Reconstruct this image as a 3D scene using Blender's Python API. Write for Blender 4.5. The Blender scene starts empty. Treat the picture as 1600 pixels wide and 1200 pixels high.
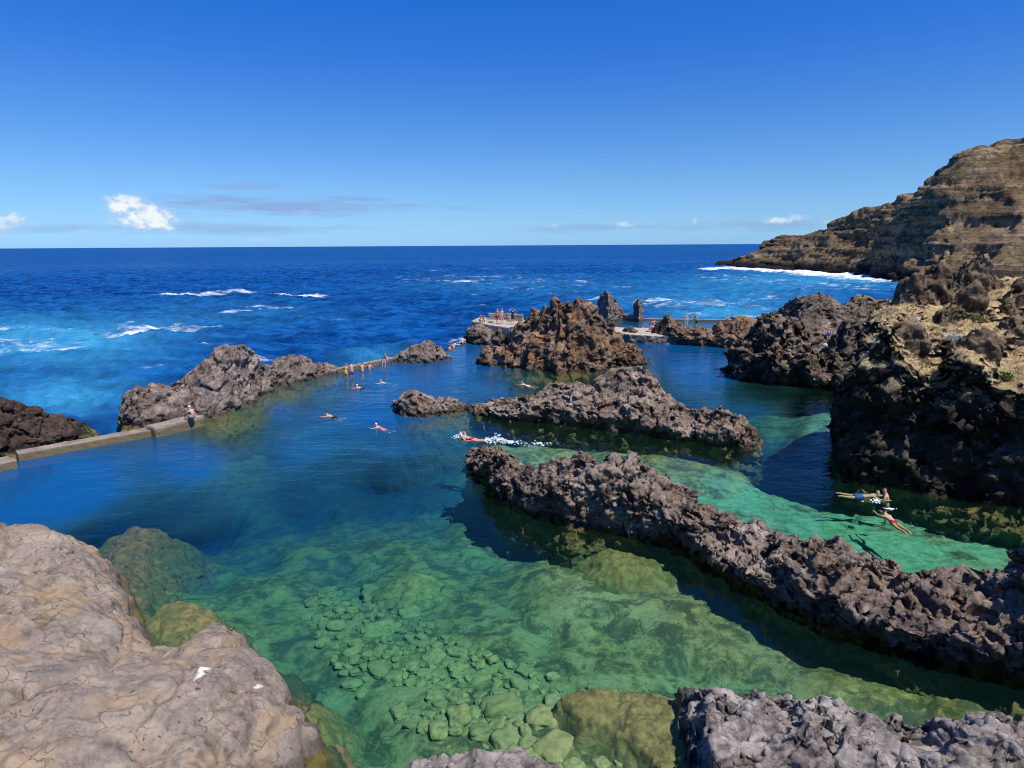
import bpy, bmesh, math, random
import numpy as np
from mathutils import Vector, Matrix
from mathutils.bvhtree import BVHTree

random.seed(7)
RNG = np.random.default_rng(7)
SC = bpy.context.scene
COL = SC.collection
R = math.radians

# ---------------------------------------------------------------- camera
F, HC = 1000.0, 10.5
PITCH, ROLL = math.atan(216.7 / F), R(0.34)
FW = np.array([0, math.cos(PITCH), -math.sin(PITCH)])
_u0 = np.array([0, math.sin(PITCH), math.cos(PITCH)])
_r0 = np.array([1.0, 0, 0])
RT = _r0 * math.cos(ROLL) - _u0 * math.sin(ROLL)
UP = _u0 * math.cos(ROLL) + _r0 * math.sin(ROLL)
CAM = np.array([0, 0, HC])

def ray(px, py):
    return RT * ((px - 800) / F) + UP * ((600 - py) / F) + FW
def P(px, py, z=0.0):
    d = ray(px, py)
    return CAM + d * ((z - HC) / d[2])
def Q(px, py, y):
    d = ray(px, py)
    return CAM + d * (y / d[1])
def project(v):
    d = v - CAM
    w = d @ FW
    w = np.where(w < 0.3, 0.3, w)
    return 800 + F * (d @ RT) / w, 600 - F * (d @ UP) / w

cam = bpy.data.cameras.new('camera')
cam.sensor_width = 36.0
cam.lens = 36.0 * F / 1600
cam.clip_start, cam.clip_end = 0.2, 90000
co = bpy.data.objects.new('camera', cam)
COL.objects.link(co)
M = Matrix.Identity(4)
for i in range(3):
    M[i][0], M[i][1], M[i][2], M[i][3] = RT[i], UP[i], -FW[i], CAM[i]
co.matrix_world = M
SC.camera = co

# ---------------------------------------------------------------- noise
_G = np.array([[1,1,0],[-1,1,0],[1,-1,0],[-1,-1,0],[1,0,1],[-1,0,1],[1,0,-1],[-1,0,-1],
               [0,1,1],[0,-1,1],[0,1,-1],[0,-1,-1],[1,1,0],[-1,1,0],[0,-1,1],[0,-1,-1]], np.float32)
def _hash(ix, iy, iz):
    h = ix.astype(np.uint32) * np.uint32(374761393) + iy.astype(np.uint32) * np.uint32(668265263) + iz.astype(np.uint32) * np.uint32(2246822519)
    h = (h ^ (h >> np.uint32(13))) * np.uint32(1274126177)
    return h ^ (h >> np.uint32(16))
def noise(p):
    p = np.asarray(p, np.float32)
    i = np.floor(p).astype(np.int64)
    f = p - i
    w = f * f * f * (f * (f * 6 - 15) + 10)
    out = 0
    for dx in (0, 1):
        wx = w[:, 0] if dx else 1 - w[:, 0]
        for dy in (0, 1):
            wy = w[:, 1] if dy else 1 - w[:, 1]
            for dz in (0, 1):
                wz = w[:, 2] if dz else 1 - w[:, 2]
                g = _G[_hash(i[:, 0] + dx, i[:, 1] + dy, i[:, 2] + dz) & np.uint32(15)]
                out = out + wx * wy * wz * (g[:, 0] * (f[:, 0] - dx) + g[:, 1] * (f[:, 1] - dy) + g[:, 2] * (f[:, 2] - dz))
    return out
def fbm(p, o=4, g=0.5):
    s, a, t = 0, 1.0, 0
    p = np.array(p, np.float32)
    for k in range(o):
        s = s + a * noise(p); t += a; a *= g
        p = p * 2.03 + 17.3
    return s / t
def billow(p, o=4, g=0.5):      # rounded lumps split by sharp creases, about -0.4 .. 0.6
    s, a, t = 0, 1.0, 0
    p = np.array(p, np.float32)
    for k in range(o):
        s = s + a * (np.abs(noise(p)) * 2 - 0.5); t += a; a *= g
        p = p * 2.07 + 31.7
    return s / t
def ridged(p, o=4, g=0.5):
    return -billow(p, o, g)
def worley(p):                  # distance to the nearest and second nearest feature point
    p = np.asarray(p, np.float32)
    i = np.floor(p).astype(np.int64)
    d1 = np.full(len(p), 9.0, np.float32); d2 = d1.copy()
    for dx in (-1, 0, 1):
        for dy in (-1, 0, 1):
            for dz in (-1, 0, 1):
                c = i + np.array([dx, dy, dz])
                h = _hash(c[:, 0], c[:, 1], c[:, 2])
                q = np.stack([(h & np.uint32(1023)) / 1023., ((h >> np.uint32(10)) & np.uint32(1023)) / 1023., ((h >> np.uint32(20)) & np.uint32(1023)) / 1023.], 1)
                d = np.sqrt((((c + q) - p) ** 2).sum(1)).astype(np.float32)
                m = d < d1
                d2 = np.where(m, d1, np.minimum(d2, d)); d1 = np.where(m, d, d1)
    return d1, d2
def smooth(a, b, x):
    t = np.clip((x - a) / (b - a), 0, 1)
    return t * t * (3 - 2 * t)

# ---------------------------------------------------------------- mesh helpers
def mesh_np(name, v, quads, mat=None, attrs=None, smooth_shade=True):
    me = bpy.data.meshes.new(name)
    v = np.asarray(v, np.float32); quads = np.asarray(quads, np.int32)
    n, k = quads.shape
    me.vertices.add(len(v)); me.vertices.foreach_set('co', v.ravel())
    me.loops.add(n * k); me.loops.foreach_set('vertex_index', quads.ravel())
    me.polygons.add(n)
    me.polygons.foreach_set('loop_start', np.arange(0, n * k, k, dtype=np.int32))
    me.update(calc_edges=True)
    me.polygons.foreach_set('use_smooth', np.full(n, smooth_shade))
    for an, av in (attrs or {}).items():
        a = me.attributes.new(an, 'FLOAT', 'POINT')
        a.data.foreach_set('value', np.asarray(av, np.float32).ravel())
    me.validate(); me.update()
    o = bpy.data.objects.new(name, me)
    COL.objects.link(o)
    if mat: me.materials.append(mat)
    return o
def grid_quads(n, m):
    a = (np.arange(n - 1)[:, None] * m + np.arange(m - 1)[None, :])
    return np.stack([a, a + m, a + m + 1, a + 1], -1).reshape(-1, 4)
def tag(o, label=None, cat=None, group=None, kind=None):
    if label: o['label'] = label
    if cat: o['category'] = cat
    if group: o['group'] = group
    if kind: o['kind'] = kind
    return o
def grid_normals(v):            # v: (n, m, 3)
    du = np.gradient(v, axis=0); dv = np.gradient(v, axis=1)
    n = np.cross(du, dv)
    return n / (np.linalg.norm(n, axis=-1, keepdims=True) + 1e-9)
def catmull(pts, ts):           # pts (k, N, 3) spline over the first axis; ts in 0..k-1
    k = len(pts)
    i = np.clip(np.floor(ts).astype(int), 0, k - 2)
    t = (ts - i)[:, None, None]
    g = lambda j: pts[np.clip(j, 0, k - 1)]
    p0, p1, p2, p3 = g(i - 1), g(i), g(i + 1), g(i + 2)
    return 0.5 * (2 * p1 + (p2 - p0) * t + (2 * p0 - 5 * p1 + 4 * p2 - p3) * t * t + (3 * p1 - p0 - 3 * p2 + p3) * t ** 3)
def at_u(pts, u):
    a = np.array(pts, float)
    x = (a[:, 0] - a[0, 0]) / (a[-1, 0] - a[0, 0])
    return np.stack([np.interp(u, x, a[:, k]) for k in range(a.shape[1])], 1)

def loft(base, rows, back=(2.0,), res=0.06, steep=(0.25, 0.62), skirt=0.8, deep=-7.0, zb=0.0, cap=0.16, backdir=None, shelf=None, by=None):
    """Rock body: base = waterline pixels; rows = [(dy, pixels)...] going up; returns a (n, m, 3) surface."""
    u = np.linspace(0, 1, 400)
    G = (lambda x, y: P(x, y, zb)) if by is None else (lambda x, y: Q(x, y, by))
    b = np.array([G(x, y) for x, y in at_u(base, u)])
    if by is not None: zb = float(b[:, 2].min()); deep = zb - 1.6
    L = np.concatenate([[0], np.cumsum(np.linalg.norm(np.diff(b, axis=0), axis=1))])
    n = max(12, int(L[-1] / res))
    u = np.interp(np.linspace(0, L[-1], n), L, u)
    b = np.array([G(x, y) for x, y in at_u(base, u)])
    def sm(a, w):
        k = np.ones(w) / w
        return np.stack([np.convolve(np.pad(a[:, j], w // 2, mode='edge'), k, 'valid')[:len(a)] for j in range(a.shape[1])], 1)
    w = max(3, (int(0.5 / res) // 2) * 2 + 1)
    if n > 3 * w: b = sm(b, w)
    tops = []
    for dy, px in rows:
        d = np.interp(u, np.linspace(0, 1, len(dy)), dy) if hasattr(dy, '__len__') else np.full(n, dy)
        q = at_u(px, u)
        tops.append(np.array([Q(q[i, 0], q[i, 1], b[i, 1] + d[i]) for i in range(n)]))
    t = np.gradient(sm(b, max(3, (n // 6) * 2 + 1)) if n > 20 else b, axis=0)
    t[:, 2] = 0; t /= np.linalg.norm(t, axis=1, keepdims=True) + 1e-9
    nf = np.stack([t[:, 1], -t[:, 0], 0 * t[:, 0]], 1)
    top = tops[0]
    def off(a, v, k, z):
        r = a + v * k
        r[:, 2] = z
        return r
    sk = np.full((n, 1), skirt) if not shelf else np.interp(u, [s[0] for s in shelf], [s[1] for s in shelf])[:, None]
    mid = b + (top - b) * np.array([steep[0], steep[0], steep[1]])
    bd = -nf if backdir is None else np.tile(np.array([*backdir, 0.0]), (n, 1))
    last = tops[-1]; wb = back[0]
    st = [off(b, nf, sk + 0.7, deep), off(b, nf, sk + 0.2, zb - 2.4), off(b, nf, sk, zb - (0.8 if shelf else 1.1)), off(b, nf, 0.05, zb - 0.12), mid] + tops
    bk = last + bd * (wb * 0.55); bk[:, 2] = zb + (last[:, 2] - zb) * (back[1] if len(back) > 1 else 0.6)
    st += [bk, off(last, bd, wb, zb - 0.3), off(last, bd, wb + skirt + 0.5, deep)]
    st = np.array(st)                                   # (k, n, 3)
    # rounded noses at both ends
    def nose(s, tdir, nn):
        c = s[3:-2].mean(0); c[2] = zb - 0.8
        wid = np.linalg.norm((s[3] - s[-2])[:2]) * cap
        out = []
        for k in range(1, nn + 1):
            a = k / nn * math.pi / 2
            out.append(c + (s - c) * max(math.cos(a), 0.02) + tdir * wid * math.sin(a))
        return out
    nn = max(4, int(np.linalg.norm((st[3, 0] - st[-2, 0])[:2]) * cap * 1.4 / res))
    A = nose(st[:, 0], -t[0], nn)[::-1]
    nn = max(4, int(np.linalg.norm((st[3, -1] - st[-2, -1])[:2]) * cap * 1.4 / res))
    B = nose(st[:, -1], t[-1], nn)
    st = np.concatenate([np.stack(A, 1), st, np.stack(B, 1)], 1)
    # arc-length spacing across
    ch = np.linalg.norm(np.diff(st, axis=0), axis=2)
    ch = np.percentile(ch, 75, axis=1)
    wt = np.ones_like(ch); wt[0] = 0.2; wt[1] = 0.6; wt[-1] = 0.2; wt[-2] = 0.7
    c = np.concatenate([[0], np.cumsum(ch * wt)])
    m = int(c[-1] / res) + 8
    ts = np.interp(np.linspace(0, c[-1], m), c, np.arange(len(c)))
    s = catmull(st, ts)                                 # (m, n, 3)
    return np.transpose(s, (1, 0, 2))

def displace(s, layers, seed=0):
    sh = s.shape
    cav = np.zeros(sh[:2]); tot = 1e-6
    off = np.array([seed * 13.7, seed * 7.1, seed * 3.3])
    for kind, fr, amp, octv, *rest in layers:
        nrm = grid_normals(s)
        p = s.reshape(-1, 3) + off
        fr3 = np.array(fr if hasattr(fr, '__len__') else (fr, fr, fr), float)
        p = p * fr3
        if kind == 'fbm': d = fbm(p, octv)
        elif kind == 'billow': d = billow(p, octv)
        elif kind == 'ridged': d = ridged(p, octv)
        elif kind == 'lump':
            wq = p + 0.5 * np.stack([noise(p * 0.7 + 5), noise(p * 0.7 + 55), noise(p * 0.7 + 105)], 1)
            d1, d2 = worley(wq)
            d = np.sqrt(np.clip(1 - d1 * d1 * 1.1, 0, 1)) - 0.72
        elif kind == 'crack':
            wq = p + 0.6 * np.stack([noise(p + 5), noise(p + 55), noise(p + 105)], 1)
            d1, d2 = worley(wq)
            d = -(1 - smooth(0.0, 0.16, d2 - d1))
        elif kind == 'pit':
            d = -smooth(0.16, 0.42, fbm(p, 3, 0.6))
        elif kind == 'rough':
            d = fbm(p, octv, 0.68)
        elif kind == 'strata':
            q = p.copy(); q[:, :2] *= 0.06
            zz = p[:, 2] + 0.8 * noise(q * 0.5)
            d = noise(np.stack([p[:, 0] * 0.05, p[:, 1] * 0.05, zz], 1)) + 0.5 * noise(np.stack([p[:, 0] * 0.15, p[:, 1] * 0.15, zz * 2.7], 1))
        d = d.reshape(sh[:2])
        if rest:                                        # optional mask(z, normal)
            d = d * rest[0](s, nrm)
        if kind == 'vec': pass
        s = s + nrm * (d * amp)[..., None]
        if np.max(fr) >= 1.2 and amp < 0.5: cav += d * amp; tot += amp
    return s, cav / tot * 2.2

def rock(name, label, cat, parts, mat, group=None):
    vs, qs, cv, n0 = [], [], [], 0
    for s, cav in parts:
        n, m = s.shape[:2]
        vs.append(s.reshape(-1, 3)); qs.append(grid_quads(n, m) + n0); cv.append(cav.ravel()); n0 += n * m
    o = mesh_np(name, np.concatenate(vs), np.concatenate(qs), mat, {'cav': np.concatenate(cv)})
    bpy_flip(o)
    tag(o, label, cat, group)
    return o
def bpy_flip(o):
    pass
# ---------------------------------------------------------------- materials
class NT:
    def __init__(s, tree): s.t = tree; s.n = tree.nodes; s.l = tree.links
    def add(s, typ, **kw):
        n = s.n.new(typ)
        for k, v in kw.items(): setattr(n, k, v)
        return n
    def link(s, a, b): s.l.new(a, b)
    def val(s, sock, v):
        if hasattr(v, 'is_output') or isinstance(v, bpy.types.NodeSocket): s.l.new(v, sock)
        else: sock.default_value = v
    def math(s, op, a, b=None, clamp=False):
        n = s.add('ShaderNodeMath', operation=op, use_clamp=clamp)
        s.val(n.inputs[0], a)
        if b is not None: s.val(n.inputs[1], b)
        return n.outputs[0]
    def mix(s, fac, a, b, mode='MIX'):
        n = s.add('ShaderNodeMix', data_type='RGBA', blend_type=mode)
        s.val(n.inputs['Factor'], fac)
        s.val(n.inputs[6], a if not isinstance(a, tuple) else (*a, 1)[:4]); s.val(n.inputs[7], b if not isinstance(b, tuple) else (*b, 1)[:4])
        return n.outputs[2]
    def rng(s, v, a, b, c=0.0, d=1.0, interp='SMOOTHSTEP'):
        n = s.add('ShaderNodeMapRange', interpolation_type=interp)
        s.val(n.inputs[0], v); s.val(n.inputs[1], a); s.val(n.inputs[2], b); s.val(n.inputs[3], c); s.val(n.inputs[4], d)
        return n.outputs[0]
    def noise(s, vec, scale, detail=4, rough=0.55, dist=0.0):
        n = s.add('ShaderNodeTexNoise')
        s.val(n.inputs['Vector'], vec); s.val(n.inputs['Scale'], scale); s.val(n.inputs['Detail'], detail); s.val(n.inputs['Roughness'], rough); s.val(n.inputs['Distortion'], dist)
        return n.outputs[0]
    def voro(s, vec, scale, feature='F1'):
        n = s.add('ShaderNodeTexVoronoi', feature=feature)
        s.val(n.inputs['Vector'], vec); s.val(n.inputs['Scale'], scale)
        return n.outputs[0]
    def mapping(s, vec, scale=(1, 1, 1), loc=(0, 0, 0), rot=(0, 0, 0)):
        n = s.add('ShaderNodeMapping')
        s.val(n.inputs[0], vec); n.inputs['Scale'].default_value = scale; n.inputs['Location'].default_value = loc; n.inputs['Rotation'].default_value = rot
        return n.outputs[0]
    def attr(s, name):
        n = s.add('ShaderNodeAttribute', attribute_name=name)
        return n.outputs['Fac']
    def pos(s): return s.add('ShaderNodeNewGeometry').outputs['Position']
    def xyz(s, v):
        n = s.add('ShaderNodeSeparateXYZ'); s.link(v, n.inputs[0]); return n.outputs
    def bump(s, h, dist, strength=1.0, normal=None):
        n = s.add('ShaderNodeBump'); s.val(n.inputs['Height'], h); n.inputs['Distance'].default_value = dist; n.inputs['Strength'].default_value = strength
        if normal is not None: s.link(normal, n.inputs['Normal'])
        return n.outputs[0]
def new_mat(name):
    m = bpy.data.materials.new(name); m.use_nodes = True
    m.node_tree.nodes.clear()
    n = NT(m.node_tree); n.out = n.add('ShaderNodeOutputMaterial')
    return m, n
def principled(n, color, rough=0.8, normal=None, spec=0.3):
    b = n.add('ShaderNodeBsdfPrincipled')
    n.val(b.inputs['Base Color'], color if not isinstance(color, tuple) else (*color, 1)[:4])
    n.val(b.inputs['Roughness'], rough); n.val(b.inputs['Specular IOR Level'], spec)
    if normal is not None: n.link(normal, b.inputs['Normal'])
    return b

# what a column of sea water does to the colour of anything under the surface
def make_group():
    g = bpy.data.node_groups.new('water_column', 'ShaderNodeTree')
    g.interface.new_socket('Color', in_out='INPUT', socket_type='NodeSocketColor')
    g.interface.new_socket('Color', in_out='OUTPUT', socket_type='NodeSocketColor')
    n = NT(g); gi = n.add('NodeGroupInput'); go = n.add('NodeGroupOutput')
    z = n.xyz(n.pos())[2]
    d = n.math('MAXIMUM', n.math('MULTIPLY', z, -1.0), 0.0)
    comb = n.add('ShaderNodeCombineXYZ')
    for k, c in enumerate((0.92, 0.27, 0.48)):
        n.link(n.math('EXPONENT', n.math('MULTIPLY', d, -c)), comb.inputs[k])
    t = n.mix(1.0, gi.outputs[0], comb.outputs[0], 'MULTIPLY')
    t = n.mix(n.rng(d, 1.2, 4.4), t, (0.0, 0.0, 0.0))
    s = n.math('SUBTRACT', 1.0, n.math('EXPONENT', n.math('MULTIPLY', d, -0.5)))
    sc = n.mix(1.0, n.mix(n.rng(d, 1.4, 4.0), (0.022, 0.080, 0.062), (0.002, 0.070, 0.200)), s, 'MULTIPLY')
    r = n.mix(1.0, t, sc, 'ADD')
    n.link(r, go.inputs[0])
    return g
WCOL = make_group()
def under(n, col):
    g = n.add('ShaderNodeGroup'); g.node_tree = WCOL
    n.val(g.inputs[0], col if not isinstance(col, tuple) else (*col, 1))
    return g.outputs[0]

def rock_mat(name, dark, mid, light, rust=None, rust_amt=0.4, bump=0.05, scale=1.0, algae=(0.27, 0.20, 0.06), straw=None, tide=0.25, cavd=1.0, lichen=0.35, steepshade=0.0, cracks=(1.6, 0.45)):
    m, n = new_mat(name)
    p = n.pos(); z = n.xyz(p)[2]
    a = n.noise(p, 0.55 * scale, 6, 0.6)
    b = n.noise(p, 3.2 * scale, 8, 0.68)
    c = n.noise(p, 14 * scale, 6, 0.7)
    v = n.voro(n.mix(0.12, p, n.add('ShaderNodeTexNoise').outputs[1]), 7.0 * scale)
    col = n.mix(n.rng(b, 0.34, 0.66), dark, mid)
    col = n.mix(n.math('MULTIPLY', n.rng(a, 0.45, 0.68), 0.75), col, light)
    if rust: col = n.mix(n.math('MULTIPLY', n.rng(n.noise(p, 0.9 * scale, 7, 0.65), 0.45, 0.65), rust_amt), col, rust)
    # pale salt and lichen flecks
    fl = n.math('MULTIPLY', n.rng(n.noise(p, 5.0 * scale, 10, 0.75), 0.60, 0.74), lichen)
    col = n.mix(fl, col, tuple(min(1, x * 1.9) for x in light))
    wp = n.add('ShaderNodeVectorMath', operation='ADD'); n.link(p, wp.inputs[0])
    wn = n.add('ShaderNodeTexNoise'); n.link(p, wn.inputs['Vector']); wn.inputs['Scale'].default_value = 1.7; wn.inputs['Detail'].default_value = 6; n.link(n.mix(1.0, wn.outputs[1], (0.9, 0.9, 0.9), 'MULTIPLY'), wp.inputs[1])
    ck = n.voro(n.mapping(wp.outputs[0], (1, 1.5, 1.7)), cracks[0] * scale, 'DISTANCE_TO_EDGE')
    ckm = n.math('MULTIPLY', n.rng(ck, 0.022, 0.0), n.rng(n.noise(p, 1.3, 4, 0.6), 0.42, 0.62))
    col = n.mix(n.math('MULTIPLY', ckm, cracks[1], True), col, tuple(x * 0.2 for x in dark))
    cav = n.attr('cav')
    col = n.mix(n.math('MULTIPLY', n.rng(cav, -0.05, -0.65), 0.62 * cavd), col, tuple(x * 0.22 for x in dark))  # crevice dirt and occlusion shade, both put into the colour
    col = n.mix(n.math('MULTIPLY', n.rng(c, 0.45, 0.30), 0.5), col, tuple(x * 0.35 for x in dark))
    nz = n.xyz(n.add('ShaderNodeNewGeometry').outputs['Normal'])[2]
    if steepshade: col = n.mix(n.math('MULTIPLY', n.rng(nz, 0.45, 0.0), steepshade), col, tuple(x * 0.5 for x in dark))  # shade of steep faces painted into the rock colour
    if straw:
        sm = n.math('MULTIPLY', n.rng(nz, 0.28, 0.62), n.rng(n.noise(p, 0.55, 7, 0.65), 0.27, 0.44))
        sm = n.math('MULTIPLY', sm, n.rng(z, straw[1], straw[1] + 1.6))
        sc = n.mix(n.rng(n.noise(p, 9, 8, 0.75), 0.35, 0.65), tuple(x * 0.45 for x in straw[0]), straw[0])
        col = n.mix(sm, col, sc)
    # tide line, wet and grown over below
    zz = n.math('ADD', z, n.math('MULTIPLY', n.math('SUBTRACT', b, 0.5), -0.5))
    wet = n.rng(zz, tide + 0.15, tide - 0.1)
    col = n.mix(n.math('MULTIPLY', wet, 0.75), col, tuple(x * 0.30 for x in dark))
    alg = n.mix(n.rng(b, 0.36, 0.62), tuple(x * 0.45 for x in algae), algae)
    alg = n.mix(n.rng(a, 0.5, 0.7), alg, (0.10, 0.13, 0.04))
    if tide > -1: alg = n.mix(n.rng(z, -0.5, -1.3), alg, (0.045, 0.06, 0.025))
    col = n.mix(n.rng(z, 0.06, -0.10), col, alg)
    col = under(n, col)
    h = n.math('ADD', n.math('MULTIPLY', b, 1.0), n.math('ADD', n.math('MULTIPLY', c, 0.45), n.math('ADD', n.math('MULTIPLY', v, -0.3), n.math('MULTIPLY', ckm, -0.7))))
    bs = principled(n, col, n.rng(wet, 0, 1, 0.92, 0.55), n.bump(h, bump, 1.0), 0.25)
    n.link(bs.outputs[0], n.out.inputs[0])
    return m
# ---------------------------------------------------------------- rocks
M_GREY = rock_mat('grey_lava', (0.085, 0.065, 0.054), (0.30, 0.236, 0.192), (0.50, 0.415, 0.355), rust=(0.32, 0.20, 0.13), rust_amt=0.45, bump=0.11, steepshade=0.6)
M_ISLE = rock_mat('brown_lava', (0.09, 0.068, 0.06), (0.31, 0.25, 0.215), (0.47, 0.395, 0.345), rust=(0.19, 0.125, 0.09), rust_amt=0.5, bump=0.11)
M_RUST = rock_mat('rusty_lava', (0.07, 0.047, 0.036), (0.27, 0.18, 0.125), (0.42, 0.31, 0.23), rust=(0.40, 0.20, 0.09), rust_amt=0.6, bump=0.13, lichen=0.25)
M_DARK = rock_mat('dark_lava', (0.045, 0.035, 0.030), (0.21, 0.165, 0.13), (0.40, 0.325, 0.25), rust=(0.27, 0.19, 0.11), rust_amt=0.3, bump=0.13, lichen=0.25, steepshade=0.55)
M_CLIFF = rock_mat('cliff_lava', (0.018, 0.015, 0.013), (0.062, 0.050, 0.042), (0.16, 0.13, 0.105), rust=(0.10, 0.07, 0.045), rust_amt=0.3, bump=0.13, straw=((0.68, 0.52, 0.28), 3.9), lichen=0.2, steepshade=0.8)
M_PALE = rock_mat('pale_lava', (0.09, 0.077, 0.072), (0.30, 0.265, 0.248), (0.46, 0.415, 0.39), rust=(0.27, 0.22, 0.19), rust_amt=0.3, bump=0.03, scale=1.6, algae=(0.26, 0.19, 0.04))

def lava(scale=1.0, amp=1.0, gully=0.0, big=0.0):
    L = []
    if big: L.append(('fbm', 0.28, big, 3))
    L += [('fbm', 0.55 / scale, 0.62 * amp * scale, 2), ('ridged', 0.75 / scale, 0.42 * amp * scale, 2), ('crack', 0.62 / scale, 0.26 * amp * scale, 1), ('billow', 1.5 / scale, 0.16 * amp * scale, 2),
          ('rough', 2.4 / scale, 0.17 * amp * scale, 4), ('crack', 1.9 / scale, 0.09 * amp * scale, 1), ('pit', 1.9 / scale, 0.20 * amp * scale, 1), ('rough', 8.0 / scale, 0.045 * amp * scale, 3), ('pit', 5.0 / scale, 0.06 * amp * scale, 1)]
    return L

# the long ridge across the pool
s = loft(base=[(733,726),(760,748),(790,786),(830,800),(900,818),(960,828),(1010,838),(1060,850),(1090,866),(1130,890),(1180,915),(1230,942),(1300,976),(1380,1002),(1450,1022),(1530,1042),(1600,1058),(1760,1110),(1900,1150)],
         rows=[([1.0,1.5,1.5,1.3], [(735,704),(752,700),(790,714),(830,730),(868,718),(905,710),(940,716),(955,706),(985,706),(1010,726),(1040,750),(1080,768),(1110,797),(1150,817),(1200,828),(1245,842),(1275,836),(1310,846),(1340,864),(1380,879),(1430,889),(1480,892),(1535,894),(1562,886),(1580,856),(1605,838),(1700,800),(1900,740)])],
         back=(1.6, 0.45), res=0.045, steep=(-0.45, 0.62), skirt=0.5, shelf=[(0,0.1),(0.25,0.2),(0.45,0.25),(0.6,0.5),(0.8,0.9),(1,1.3)])
ridge = displace(s, lava(0.9, 1.0), 1)
blob1 = displace(loft(base=[(845,806),(900,826),(960,836),(1010,838)], rows=[(0.5,[(845,790),(880,740),(920,728),(960,735),(1010,800)])], back=(1.4,0.7), res=0.045, steep=(0.05,0.6), skirt=0.3), lava(0.8, 0.8), 12)
RIDGE = rock('rock_ridge', 'longest lava ridge, running from mid pool to the frame edge, front face in shade', 'rock', [ridge, blob1], M_GREY)

# second ridge behind it
s = loft(base=[(738,645),(770,652),(800,658),(850,661),(900,665),(950,672),(1000,679),(1050,685),(1100,692),(1140,699),(1170,699)],
         rows=[([1.0,1.8,2.2,1.6,1.2], [(740,637),(770,628),(800,621),(840,608),(870,601),(900,601),(925,606),(950,612),(980,610),(1010,614),(1040,634),(1075,646),(1105,645),(1125,641),(1145,648),(1160,662),(1172,682)])],
         back=(2.2, 0.6), res=0.06, steep=(-0.12, 0.55), skirt=0.1)
a = displace(s, lava(1.0, 0.9), 2)
s = loft(base=[(915,668),(960,672),(1010,680),(1055,686)], rows=[(3.4, [(918,618),(930,592),(950,580),(985,573),(1008,580),(1028,606),(1060,640)])], back=(2.5, 0.6), res=0.07, steep=(0.5, 0.55), skirt=0.2)
b = displace(s, lava(1.0, 0.8), 3)
RIDGE2 = rock('rock_ridge', 'shorter grey rock ridge with a dark hump between the rusty stack and longest ridge', 'rock', [a, b], M_GREY)

# small rock in the middle of the pool
s = loft(base=[(612,642),(630,650),(660,653),(690,651),(710,648),(725,644)],
         rows=[(1.2, [(612,634),(628,617),(645,607),(662,616),(680,626),(692,621),(708,626),(725,634)])], back=(1.6, 0.6), res=0.055, steep=(0.2, 0.6), skirt=1.0)
ISLET = rock('rock_islet', 'small pointed grey rock alone in mid pool beside the swimmers', 'rock', [displace(s, lava(0.8, 0.75), 4)], M_GREY)

# rusty stack
G = lambda g: [('billow', (0.62, 0.62, 0.15), g, 3)]
st = [('billow', (0.5, 0.5, 0.09), 1.7, 2)] + lava(1.0, 0.8)
s = loft(base=[(790,573),(830,578),(860,582),(890,584),(930,580),(960,574),(1000,573),(1014,570)],
         rows=[([1.2,2.6,3.0,2.6,1.2], [(792,540),(812,502),(832,482),(848,477),(862,480),(873,468),(888,474),(900,475),(912,468),(925,478),(940,487),(951,506),(966,527),(986,543),(1004,553),(1018,566)])],
         back=(4.0, 0.6), res=0.085, steep=(0.25, 0.55), skirt=1.2)
a = displace(s, st, 5)
s = loft(base=[(744,570),(770,573),(800,576),(830,578)], rows=[(1.2, [(745,556),(757,543),(775,540),(795,545),(825,562)])], back=(2.0, 0.6), res=0.085, steep=(0.2, 0.6), skirt=0.8)
b = displace(s, lava(1.0, 0.8), 6)
STACK = rock('sea_stack', 'tall rust brown fluted lava stack standing in the pool behind the jagged ridge', 'rock', [a, b], M_RUST)

# outer islands beside the pool wall
s = loft(base=[(205,668),(250,661),(318,655),(345,650),(372,640),(402,625),(438,607)],
         rows=[([2.0,2.6,2.8,2.4], [(206,612),(215,602),(240,602),(262,599),(290,584),(315,571),(336,553),(356,538),(374,537),(394,552),(412,568),(425,574),(438,588)])],
         back=(3.2, 0.6), res=0.075, steep=(0.45, 0.55), skirt=1.4, shelf=[(0,0.4),(0.4,1.0),(0.7,2.0),(1,1.4)])
a = displace(s, lava(1.1, 0.75), 7)
ISLE1 = rock('rock_island', 'biggest grey brown rock on the sea side, behind the man seated on the wall', 'rock', [a], M_ISLE)
s = loft(base=[(422,605),(450,601),(480,596),(505,591),(528,583)], rows=[(1.6, [(420,582),(440,559),(468,555),(487,563),(506,568),(528,577)])],
         back=(2.4, 0.6), res=0.085, steep=(0.25, 0.6), skirt=0.8)
ISLE2 = rock('rock_island', 'low dark rock between the biggest sea side rock and the yellow swimsuit bather', 'rock', [displace(s, lava(1.0, 0.8), 8)], M_ISLE)
s = loft(base=[(613,568),(650,568),(680,567),(700,563)], rows=[(1.5, [(614,562),(632,549),(650,537),(668,534),(690,540),(700,552)])],
         back=(2.4, 0.6), res=0.09, steep=(0.2, 0.6), skirt=0.8)
ISLE3 = rock('rock_island', 'low grey rock at the end of the pool wall, beside the overflowing gap', 'rock', [displace(s, lava(1.0, 0.8), 9)], M_ISLE)
s = loft(base=[(-140,735),(-60,722),(0,713),(60,702),(100,694),(138,686)], rows=[(1.6, [(-140,600),(-60,604),(0,620),(26,624),(60,640),(86,657),(114,661),(128,673),(140,685)])],
         back=(2.6, 0.6), res=0.07, steep=(0.3, 0.6), skirt=1.0)
ISLE4 = rock('rock_island', 'dark brown rock behind the near end of the concrete pool wall', 'rock', [displace(s, lava(1.1, 0.8), 10)], rock_mat('brown_dark_lava', (0.032, 0.024, 0.020), (0.10, 0.072, 0.058), (0.16, 0.12, 0.10), rust=(0.12, 0.07, 0.045), rust_amt=0.4, bump=0.11, lichen=0.2))

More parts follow.
